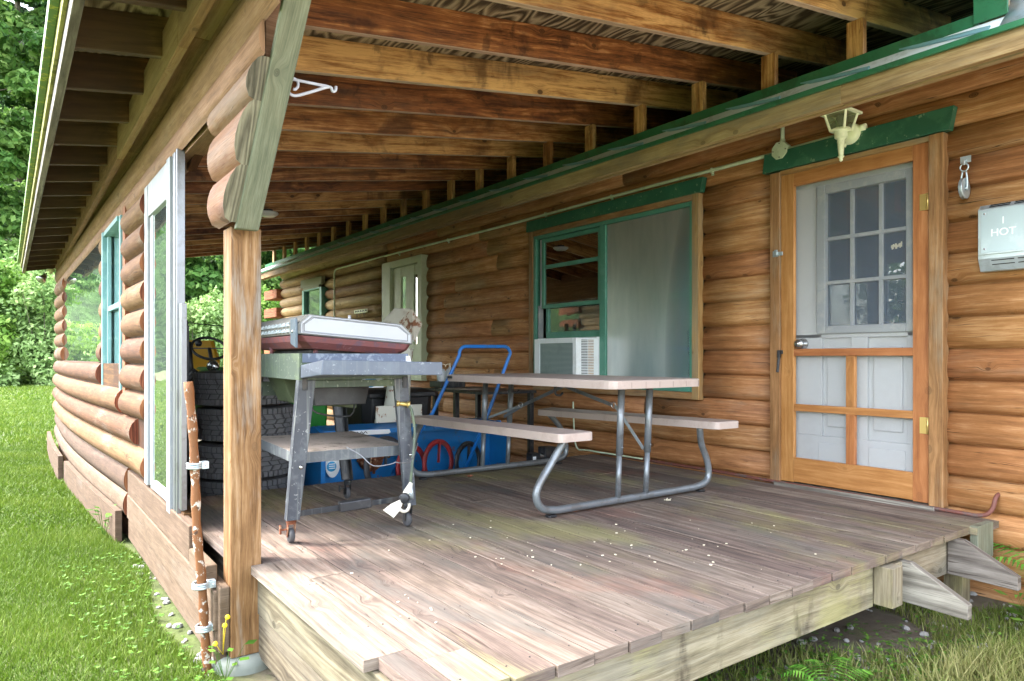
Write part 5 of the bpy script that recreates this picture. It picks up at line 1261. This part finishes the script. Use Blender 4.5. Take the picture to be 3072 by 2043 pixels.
b = MB(); b.box((2.32, 4.98, .33), (2.72, 5.0, .46)); b.box((2.05, 5.1, .57), (2.14, 5.13, .63)); b.build_each('chute_plate', M['rustwhite'], sb_, bevel=.004)
b = MB(); b.box((2.20, 5.06, .60), (2.42, 5.08, .68)); b.build('white_panel', M['stickwhite'], sb_); 
b = MB(); b.lathe([(0, .004), (.045, .003), (.047, 0)], (2.31, 5.058, .65), (0, -1, 0), 20); b.build('round_sticker', M['stickblue'], sb_)

ht = thing('hand_truck', 'bright blue tubular handle frame of a hand truck standing behind the far bench', 'hand truck', (2.95, 4.7, GZ))
b = MB(); hp = [(2.42, 4.9, -.05), (2.635, 4.66, .416), (2.835, 4.6, .855)] + arc((2.895, 4.6, .86), .062, 165, 90, 5, (1, 0, 0), (0, 0, 1)) + [(3.25, 4.6, .924)] + arc((3.258, 4.6, .864), .06, 90, 5, 5, (1, 0, 0), (0, 0, 1)) + [(3.127, 4.66, .353), (2.98, 4.74, -.05)]
b.tube(hp, .014, 12); b.build('frame_tube', M['bluetube'], ht)
b = MB(); b.tube([(2.60, 4.68, .35), (3.12, 4.68, .33)], .011, 10); b.box((2.66, 4.66, .30), (3.2, 4.70, .325)); b.build('cross_bar', M['bluetube'], ht)
b = MB()
for i in range(7): b.tube([(2.68 + i * .07, 4.66, .325), (2.68 + i * .07, 4.66, .365)], .003, 6)
b.tube([(2.62, 4.66, .368), (3.15, 4.66, .35)], .004, 6); b.build('wire_rail', M['alu'], ht)
b = MB()
for x in (2.45, 3.0): b.lathe([(.03, -.02), (.10, -.02), (.11, 0), (.10, .02), (.03, .02)], (x, 4.98, GZ + .11), (1, 0, 0), 20)
b.tube([(2.45, 4.98, GZ + .11), (3.0, 4.98, GZ + .11)], .01, 8); b.build('wheel_pair', M['rubber'], ht)
b = MB(); b.tube([(2.42, 4.9, -.05), (2.45, 4.98, GZ + .12)], .014, 8); b.tube([(2.98, 4.74, -.05), (3.0, 4.98, GZ + .12)], .014, 8); b.build_each('lower_tube', M['bluetube'], ht)

tb = thing('black_tote', 'black plastic lidded bin standing behind the snow blower', 'bin', (2.75, 5.6, GZ))
b = MB(); loft(b, [ring(2.45, 3.02, 5.42, 5.85, GZ, .05), ring(2.40, 3.07, 5.38, 5.9, .50, .07)]); b.build('bin_body', M['black'], tb, bevel=.01)
b = MB(); loft(b, [ring(2.37, 3.12, 5.35, 5.93, .50, .07), ring(2.37, 3.12, 5.35, 5.93, .535, .07), ring(2.45, 3.03, 5.42, 5.86, .565, .07), ring(2.5, 2.98, 5.47, 5.8, .57, .07)]); b.build('bin_lid', M['black'], tb, bevel=.006)
bt = thing('side_table', 'low black metal folding table against the wall beside the blue handle', 'table', (3.75, 5.6, GZ))
b = MB(); b.box((3.42, 5.15, .505), (4.02, 6.2, .53)); b.build('table_top', M['blackmetal'], bt, bevel=.004)
b = MB(); b.box((3.45, 5.6, .531), (3.72, 6.0, .536)); b.build('dusty_sheet', paint('dusty_tray', (150, 138, 122), .8, dirt=(90, 80, 70), d_amt=.6), bt)
for (x, y) in ((3.5, 5.75), (3.98, 5.2), (3.98, 6.1), (3.5, 6.15)):
    b = MB(); b.box((x, y, GZ), (x + .045, y + .045, .505)); b.build('leg', M['blackmetal'], bt, bevel=.002)
bb = MB(); bb.box((3.44, 5.92, .538), (3.72, 6.15, .60)); bbo = bb.build('black_case', M['blackmetal'], bevel=.006); tag(bbo, 'flat black case lying on the low black table under two bottles', 'case')
for i, (x, y) in enumerate(((3.50, 6.02), (3.60, 6.02))):
    t_ = thing('spray_bottle', ['left of the two small white bottles behind the picnic table top', 'right of the two small white bottles behind the picnic table top'][i], 'bottle', (x, y, .60), 'white bottles on the low table')
    b = MB(); b.lathe([(0, 0), (.042, 0), (.044, .01), (.044, .10), (.03, .12), (.014, .125), (.014, .14), (0, .14)], (x, y, .60), seg=18); b.build('bottle_body', paint('milky_plastic', (190, 196, 200), .35), t_)
    b = MB(); b.lathe([(0, 0), (.010, 0), (.010, .03), (.006, .032), (.006, .045), (0, .045)], (x, y, .735)); b.tube(smoothpath([(x, y, .77), (x + (.04 if i == 0 else -.04), y, .765), (x + (.05 if i == 0 else -.05), y, .74)], 4), .004, 6); b.build('pump_top', paint('cream_cap', (220, 206, 180), .4), t_)
gbn = MB(); loft(gbn, [ring(1.93, 2.12, 5.55, 5.85, GZ, .02), ring(1.90, 2.14, 5.5, 5.9, .46, .02), ring(1.88, 2.16, 5.48, 5.92, .462, .02), ring(1.88, 2.16, 5.48, 5.92, .485, .02)]); tag(gbn.build('green_crate', M['greenbin'], bevel=.004), 'bright green plastic bin standing between the tyres and the snow blower', 'bin')
dv_ = thing('blower_motor', 'small black blower motor with a ribbed metal duct on the deck by the wall', 'motor', (3.45, 4.42, 0))
b = MB(); b.box((3.36, 4.36, .002), (3.44, 4.44, .078)); b.build('motor_box', M['black'], dv_, bevel=.004)
b = MB(); b.box((3.365, 4.357, .02), (3.395, 4.3595, .055)); b.build('data_label', M['stickwhite'], dv_)
b = MB(); b.lathe([(.028, 0), (.03, .01), (.028, .02), (.031, .03), (.028, .04), (.031, .05), (.028, .06), (.031, .07), (.028, .08)], (3.44, 4.41, .042), (1, 0, 0), 20); b.build('duct', M['chrome'], dv_)
b = MB(); b.box((3.50, 4.37, .0), (3.62, 4.47, .115)); b.build('fan_housing', M['blackmetal'], dv_, bevel=.006)
# rusty stove flue piece / dirt heap behind the cart
dirt = MB()
vs = []; n_ = 18
for i in range(n_ + 1):
    for j in range(n_ + 1):
        x = 1.0 + 3.2 * i / n_; y = 4.54 + 3 * j / n_; e = min(i, j, n_ - i, n_ - j) / 4
        vs.append((x, y, GZ + .004 + min(1, e) * (.10 + .05 * math.sin(x * 5 + y * 3) * math.cos(y * 4) + random.uniform(-.012, .012))))
dirt.add(vs, [(i * (n_ + 1) + j, (i + 1) * (n_ + 1) + j, (i + 1) * (n_ + 1) + j + 1, i * (n_ + 1) + j + 1) for i in range(n_) for j in range(n_)], smooth=True)
tag(dirt.build('packed_dirt', M['dirt']), kind='structure')

# ---------------- riding mower beyond ----------------
mw = thing('riding_mower', 'green riding mower with yellow seat parked on the grass beyond the tyres', 'mower', (1.72, 7.6, GZ))
b = MB(); loft(b, [ring(1.50, 1.98, 6.75, 7.7, .1, .08), ring(1.46, 2.02, 6.72, 7.7, .45, .1), ring(1.50, 1.98, 6.85, 7.7, .68, .12), ring(1.58, 1.9, 6.95, 7.65, .74, .1)], smooth=True); b.build('hood', M['mower'], mw, bevel=.01)
b = MB(); b.tube(smoothpath([(1.485, 6.85, .62), (1.50, 7.1, .70), (1.515, 7.5, .72)], 4), .010, 6); b.build('yellow_stripe', M['yellow'], mw)
b = MB(); loft(b, [ring(1.5, 2.0, 8.0, 8.45, .52, .06), ring(1.48, 2.02, 8.0, 8.5, .6, .08)]); loft(b, [ring(1.5, 2.0, 8.4, 8.5, .6, .04), ring(1.49, 2.01, 8.46, 8.56, .82, .04), ring(1.55, 1.95, 8.5, 8.58, 1.03, .04)]); b.build('seat', M['yellow'], mw, bevel=.02)
b = MB(); b.tube(arc((1.72, 7.72, .93), .17, 0, 360, 28, (1, 0, 0), (0, .75, .66))[:-1], .014, 8, closed=True); b.beam((1.72, 7.72, .93), (1.72, 7.55, .7), .03, .03); b.beam((1.56, 7.72, .93), (1.88, 7.72, .93), .03, .012); b.sphere((1.60, 7.64, .98), .035, 10, 8); b.build('steering_wheel', M['black'], mw)
b = MB(); loft(b, [ring(1.36, 2.1, 7.75, 8.7, .30, .1), ring(1.32, 2.14, 7.75, 8.75, .50, .16)], smooth=True); b.build('rear_fender', M['mower'], mw, bevel=.02)
for (x, y, r_) in ((1.36, 8.25, .26), (2.1, 8.25, .26), (1.42, 7.0, .19), (2.06, 7.0, .19)):
    b = MB(); b.lathe([(.06, -.08), (r_ - .03, -.09), (r_, -.06), (r_, .06), (r_ - .03, .09), (.06, .08)], (x, y, GZ + r_), (1, 0, 0), 28); b.build('wheel', M['rubber'], mw)
b = MB(); b.tube([(1.40, 6.95, .55), (1.37, 6.97, .98)], .028, 10); b.tube(smoothpath([(1.30, 6.9, .45), (1.33, 6.88, .6), (1.42, 6.86, .72)], 4), .032, 8); b.build('loader_arm', M['black'], mw)
b = MB(); b.lathe([(0, 0), (.05, .01), (.055, .04), (.03, .09), (0, .1)], (1.52, 6.8, .78), (.5, -.6, -.5), 16); b.build('headlight', M['chrome'], mw)
wp = thing('wire_post', 'thin black steel post carrying a wire in the grass left of the mower', 'post', (1.33, 6.9, GZ))
b = MB(); b.box((1.30, 6.80, GZ), (1.345, 6.84, 1.12)); b.tube([(1.33, 6.82, 1.12), (1.33, 6.82, 1.17)], .012, 8); b.build('post_bar', M['blackmetal'], wp)
b = MB(); b.tube(smoothpath([(1.33, 6.82, 1.15), (1.9, 7.0, 1.12), (2.8, 7.3, 1.13)], 4), .005, 6); b.build('wire', M['blackmetal'], wp)

# ---------------- plant hook and ceiling lamp ----------------
hk = thing('plant_hook', 'white scrolled wire plant hook screwed to the green brace', 'hook', (.87, 2.62, 1.87))
def q_(px, py):  # bracket outline in metres along X and Z
    return (.863 + (px - 870) * .0013, 2.62, .84 + (1071 - py) * (.001244 + (px - 870) * .0000004))
b = MB()
b.tube([q_(864, 226), q_(866, 240), q_(864, 268)], .006, 8)
b.tube([q_(864, 229), q_(990, 258)], .006, 8)
b.tube(smoothpath([q_(864, 262), q_(874, 276), q_(893, 283), q_(940, 272), q_(992, 259), q_(1003, 272), q_(1012, 270), q_(1014, 258)], 5), .006, 8)
b.tube(smoothpath([q_(864, 236), q_(880, 230), q_(896, 238), q_(898, 254), q_(890, 264), q_(884, 262)], 5), .0055, 8)
b.build('hook_wire', M['hook'], hk)
cl = thing('ceiling_lamp', 'small pale shallow lamp fixed under the porch rafters beyond the post', 'lamp', (2.2, 7.32, 2.3))
b = MB(); b.lathe([(0, -.03), (.07, -.03), (.10, -.01), (.105, .0), (.10, .012), (0, .012)], (2.2, 7.32, 2.32), seg=24); b.build('lamp_shade', M['acwhite'], cl)
b = MB(); b.lathe([(0, 0), (.05, 0), (.05, .03)], (2.2, 7.32, 2.33)); b.build('lamp_base', M['blackmetal'], cl)

# ---------------- small plants ----------------
def frond(V, T, base, d, L, rise, w, n=16):
    d = Vector(d).normalized(); sd_ = Vector((-d.y, d.x, 0))
    for i in range(n):
        t = (i + 1) / n; p = base + d * L * t + Vector((0, 0, rise * math.sin(t * 2.2) * L)); ww = w * math.sin(math.pi * (.15 + .85 * (1 - t))) ; 
        for s in (-1, 1):
            a = p; b_ = p + sd_ * s * ww + d * ww * .35; th = d * (L / n * .42)
            V += [a - th, a + th, b_ + th * .2 - Vector((0, 0, ww * .25)), b_ - th * .2 - Vector((0, 0, ww * .25))]; T.append(random.random())
def leafplant(name, base, label, cat, kind, scale=1, mat=None, grp=None):
    V, T = [], []; base = Vector(base)
    if kind == 'fern':
        for i in range(9): a = i * .7 + random.random() * .4; frond(V, T, base, (math.cos(a), math.sin(a), 0), .26 * scale * random.uniform(.8, 1.2), .55, .055 * scale)
    else:
        for i in range(int(9 * scale) + 4):
            a = random.random() * 6.3; h = random.uniform(.03, .16) * scale; rr = random.uniform(.01, .08) * scale; p = base + Vector((math.cos(a) * rr, math.sin(a) * rr, h)); L = random.uniform(.025, .055) * scale ** .6
            d = Vector((math.cos(a), math.sin(a), random.uniform(-.2, .5))).normalized(); s2 = d.cross(Vector((0, 0, 1))).normalized()
            m = p + d * L * .5; V += [p, m + s2 * L * .42, p + d * L, m - s2 * L * .42]; T.append(random.random())
            V += [base + Vector((.001, 0, 0)), base - Vector((.001, 0, 0)), p - Vector((.001, 0, 0)), p + Vector((.001, 0, 0))]; T.append(.3)
    v = np.array([tuple(x) for x in V]); o = fastmesh(name, v, 4, len(v) // 4, np.array(T), mat or M['weed']); tag(o, label, cat, grp); return o
leafplant('fern', (4.10, 1.20, GZ + .12), 'green fern growing against the house wall right of the deck corner', 'fern', 'fern', 1.25, M['fern'])
leafplant('fern', (3.98, 1.02, GZ + .02), 'lower fern spreading in front of the wall at the right edge', 'fern', 'fern', 1.1, M['fern'])
leafplant('fern', (2.47, 1.40, GZ), 'small fern in the shade below the deck rim', 'fern', 'fern', .7, M['fern'])
leafplant('weed', (3.87, 1.22, GZ), 'broad leaved weed right of the deck support leg', 'weed', 'w', 1.6)
leafplant('weed', (3.72, 1.10, GZ), 'low three leaved weed in front of the deck support leg', 'weed', 'w', 1.0)
leafplant('weed', (.69, 2.84, GZ), 'yellow flowered weed climbing beside the concrete pier', 'weed', 'w', 1.05)
leafplant('weed', (.56, 5.6, GZ), 'small weed growing in the gap between the ground boards', 'weed', 'w', 1.4)
cv, ct = [], []
for i in range(1500):
    if i % 3 == 0 and i % 2: continue
    x = random.gauss(2.6, .5) if i % 3 else random.uniform(.25, .66); y = random.gauss(1.35, .25) if i % 3 else random.uniform(2.3, 5)
    if i % 3 and (x < 1.6 or y < .6 or y > 2): continue
    h = random.uniform(.015, .05); p = Vector((x, y, GZ + h))
    for k in range(4):
        a = k * 1.57 + random.random(); L = random.uniform(.008, .02); d = Vector((math.cos(a), math.sin(a), random.uniform(-.1, .5))).normalized(); s2 = d.cross(Vector((0, 0, 1))).normalized()
        cv += [p, p + d * L * .5 + s2 * L * .4, p + d * L, p + d * L * .5 - s2 * L * .4]; ct.append(random.random())
v = np.array([tuple(x) for x in cv]); tag(fastmesh('clover', v, 4, len(v) // 4, np.array(ct), M['weed']), 'low clover and creeping weeds at the foot of the boards and deck', 'ground cover', kind='stuff')
for i, (x, y) in enumerate(((.10, 2.72), (.18, 2.50))):
    b = MB(); b.lathe([(0, .004), (.009, .006), (.011, .0), (.004, -.003), (0, -.004)], (x, y, GZ + .06), (.2, -.2, 1), 12)
    b.tube([(x, y, GZ), (x, y, GZ + .058)], .0012, 5); tag(b.build('orange_flower', M['orangeflower']), ['farther of the two small orange flowers in the lawn', 'nearer of the two small orange flowers in the lawn'][i], 'flower', 'orange flowers in the lawn')
for i, (x, y, z) in enumerate(((.695, 2.84, -.16), (.685, 2.84, -.19), (.655, 2.86, -.26))):
    b = MB(); b.lathe([(0, .003), (.008, .005), (.010, 0), (0, -.003)], (x, y - .02, z), (0, -1, .5), 8); b.tube([(x, y, z), (.69, 2.87, GZ + .1)], .0012, 5)
    tag(b.build('yellow_flower', M['flower']), ['topmost yellow flower beside the leaning pole', 'middle yellow flower beside the leaning pole', 'lowest yellow flower, left of the others by the pole'][i], 'flower', 'yellow flowers by the pole')

# ---------------- bushes and trees ----------------
def leafmesh(name, lumps, n, size, mat, parent, droop=0, hole=.0):
    """lumps: (cx,cy,cz,rx,ry,rz,tint) ; leaves spread through the shells in clumps"""
    L = np.array(lumps); vol = (L[:, 3] * L[:, 4] * L[:, 5]) ** .67; idx = rng.choice(len(L), n, p=vol / vol.sum()); l = L[idx]
    d = rng.normal(size=(n, 3)); d /= np.linalg.norm(d, axis=1)[:, None]
    cl = np.sin(d[:, 0] * 7 + l[:, 0] * 9) * np.cos(d[:, 1] * 8 + l[:, 1] * 7) + np.sin(d[:, 2] * 9 + l[:, 2] * 5)
    keep = cl > -1.15 + hole; d = d[keep]; l = l[keep]; cl = cl[keep]; n = len(d)
    r = (rng.uniform(.45, 1, n) ** .5) * (1 + .13 * cl); P = l[:, :3] + d * l[:, 3:6] * r[:, None]
    P[:, 2] -= droop * np.linalg.norm(d[:, :2], axis=1) ** 2 * l[:, 3]
    nn = d + rng.normal(size=(n, 3)) * .65 + np.array([0, 0, .35]); nn /= np.linalg.norm(nn, axis=1)[:, None]
    u = np.cross(nn, rng.normal(size=(n, 3))); u /= np.linalg.norm(u, axis=1)[:, None]; v_ = np.cross(nn, u); s = size * rng.uniform(.6, 1.4, n)[:, None]
    V = np.stack([P - u * s, P + v_ * s * .5, P + u * s, P - v_ * s * .5], 1).reshape(-1, 3)
    t = np.clip(l[:, 6] + .12 * cl + rng.normal(size=n) * .14, 0, 1); return fastmesh(name, V, 4, n, t, mat, parent)
def bush(loc, w_, h, mat, label, n=7000, size=.1, seed=0):
    global rng; rng = np.random.default_rng(seed); rr = random.Random(seed)
    t = thing('bush', label, 'bush', loc, 'bushes along the far edge of the lawn')
    lumps = []
    for i in range(46):
        a = rr.random() * 6.28; q = rr.random() ** .6; z = rr.random() ** 1.5; tap = (1.05 - .6 * z)
        lumps.append((loc[0] + math.cos(a) * q * w_ * tap, loc[1] + math.sin(a) * q * w_ * .7 * tap, loc[2] + z * h * .88, w_ * rr.uniform(.22, .4), w_ * rr.uniform(.22, .4), h * rr.uniform(.10, .2), rr.uniform(.3, .8)))
    leafmesh('foliage', lumps, n, size, mat, t)
    b = MB()
    for i in range(6):
        a = rr.random() * 6.28; b.tube(smoothpath([loc, (loc[0] + math.cos(a) * w_ * .3, loc[1] + math.sin(a) * w_ * .3, loc[2] + h * .4), (loc[0] + math.cos(a) * w_ * .55, loc[1] + math.sin(a) * w_ * .5, loc[2] + h * .8)], 3), [.035, .03, .025, .02, .015, .012, .01][:7], 6)
    b.build('stem', M['bark'], t); return t
def tree(loc, w_, h, mat, label, n=16000, size=.22, kind='dec', seed=0, lean=0):
    global rng; rng = np.random.default_rng(seed); rr = random.Random(seed)
    t = thing('conifer_tree' if kind == 'con' else 'leafy_tree', label, 'tree', loc, 'trees beyond the lawn')
    lumps = []; br_ = MB(); tp = []
    for i in range(9): z = i / 8; tp.append((loc[0] + math.sin(z * 3 + seed) * w_ * .06, loc[1] + math.cos(z * 2.5 + seed) * w_ * .05, loc[2] + h * .97 * z))
    br_.tube(tp, [h * .014 * (1 - .9 * i / 8) + .02 for i in range(9)], 9)
    nb = 58 if kind == 'con' else 44
    for i in range(nb):
        if kind == 'con': z = .10 + .9 * i / nb; reach = w_ * (1.05 - z) * rr.uniform(.7, 1.1); a = i * 2.4 + rr.random()
        else: z = .16 + .84 * (i / nb) ** .85; reach = w_ * math.sin(math.pi * min(1, (.12 + z * .86))) ** .7 * rr.uniform(.4, 1); a = i * 2.4 + rr.random()
        k = min(7, int(z * 8)); c = tp[k]; zz = loc[2] + h * z
        e = (c[0] + math.cos(a) * reach, c[1] + math.sin(a) * reach, zz + (-.12 if kind == 'con' else .12) * reach)
        br_.tube([(c[0], c[1], zz - .1 * reach), ((c[0] + e[0]) / 2, (c[1] + e[1]) / 2, (zz + e[2]) / 2 + .05 * reach), e], [.05 * (1.1 - z) + .02, .03 * (1.1 - z) + .01, .01], 5)
        for f in ((.55, 1.0) if kind == 'con' else (.6, 1.0)):
            x = c[0] + (e[0] - c[0]) * f; y = c[1] + (e[1] - c[1]) * f; z2 = zz + (e[2] - zz) * f; s = w_ * (.20 if kind == 'con' else .26) * rr.uniform(.7, 1.25) * (1.15 - .5 * z)
            lumps.append((x, y, z2, s, s, s * (.34 if kind == 'con' else .62), rr.uniform(.25, .8)))
    leafmesh('crown', lumps, n, size, mat, t, droop=.35 if kind == 'con' else .1, hole=.25)
    br_.build('trunk', M['bark'], t); return t
bush((-.9, 38, GZ), 2.4, 5.6, M['leaf_bush'], 'tall bright green bush at the far left end of the lawn', 15000, .12, 1)
bush((1.5, 37, GZ), 2.0, 5.0, M['leaf_pale'], 'pale tipped bush behind the far corner of the log wall', 15000, .10, 2)
bush((.4, 42, GZ), 3.2, 7.4, M['leaf_pale'], 'taller pale bush behind the two at the left end of the lawn', 13000, .13, 3)
bush((7.6, 37, GZ), 2.2, 4.6, M['leaf_pale'], 'pale bush seen through the porch left of the post', 15000, .10, 4)
bush((11.2, 38, GZ), 2.4, 4.8, M['leaf_bush'], 'dense green bush seen just right of the porch post', 13000, .11, 5)
bush((4.4, 40, GZ), 2.6, 5.2, M['leaf_bush'], 'green bush between the wall corner and the mower', 7000, .12, 6)
bush((14.6, 37, GZ), 2.8, 5.0, M['leaf_pale'], 'round bush behind the far end of the log house', 9000, .13, 7)
tree((-1.6, 50, GZ), 5.0, 30, M['leaf_tree'], 'tall leafy tree filling the top left corner', 34000, .24, 'dec', 11)
tree((2.6, 52, GZ), 4.6, 28, M['leaf_tree'], 'leafy tree just left of the eave behind the pale bushes', 30000, .24, 'dec', 12)
tree((.6, 60, GZ), 5.5, 36, M['leaf_dark'], 'dark conifer rising behind the two tall leafy trees', 30000, .28, 'con', 13)
tree((12.2, 50, GZ), 5.0, 22, M['leaf_tree'], 'leafy tree seen through the porch beside the post', 24000, .24, 'dec', 14)
tree((9.0, 54, GZ), 5.0, 28, M['leaf_dark'], 'dark conifer seen through the porch over the tyres', 24000, .26, 'con', 15)
tree((16.5, 52, GZ), 5.5, 24, M['leaf_tree'], 'leafy tree behind the far end of the house roof', 20000, .25, 'dec', 16)
tree((15, 62, GZ), 6, 30, M['leaf_dark'], 'dark conifer farthest right beyond the house', 16000, .28, 'con', 17)
# the lawn side opposite the log wall, seen in the window reflections
for i, (x, y, wd_, hh) in enumerate(((-26, 8, 4, 6), (-28, 16, 4.5, 7), (-27, 24, 4, 6.5), (-24, 31, 4, 7), (-28, 0, 4.5, 6.5), (-29, -8, 4, 6), (-18, 36, 4, 7))):
    bush((x, y, GZ), wd_, hh, M['leaf_bush'] if i % 2 else M['leaf_pale'], 'hedge bush number %d along the lawn to the left' % i if False else ['wide bush across the lawn facing the mower', 'tallest bush across the lawn to the left', 'middle bush across the lawn to the left', 'last bush of the left hedge before the corner', 'bush across the lawn level with the camera', 'bush across the lawn behind the camera', 'corner bush where the two hedges meet'][i], 5000, .24, 30 + i)
# wooded hillside closing the view
hv_ = []
def hill():
    b = MB(); vs = []; A = 60
    for i in range(A + 1):
        a = R(-22 + 78 * i / A)
        for (r_, z) in ((66, GZ - 1), (78, 9 + 3 * math.sin(i * .9)), (100, 26 + 4 * math.sin(i * .6 + 1)), (130, 44 + 5 * math.sin(i * .45))):
            vs.append((math.sin(a) * r_, math.cos(a) * r_, z))
    b.add(vs, [(i * 4 + k, (i + 1) * 4 + k, (i + 1) * 4 + k + 1, i * 4 + k + 1) for i in range(A) for k in range(3)], smooth=True)
    s = NT('wooded_hillside'); P = s.pos(); n1 = s.noise(P, .35, 6, .7); n2 = s.noise(P, 1.6, 5, .7)
    c = s.mix(s.step(n1, .35, .65), lin((34, 58, 26)), lin((78, 112, 50))); c = s.mix(s.step(n2, .45, .7), c, lin((90, 122, 64)))
    s.l(c, s.b.inputs['Base Color']); s.b.inputs['Roughness'].default_value = .95; s.bump(n2, 1, .8); return b.build('hillside', s.m)
tag(hill(), kind='structure')
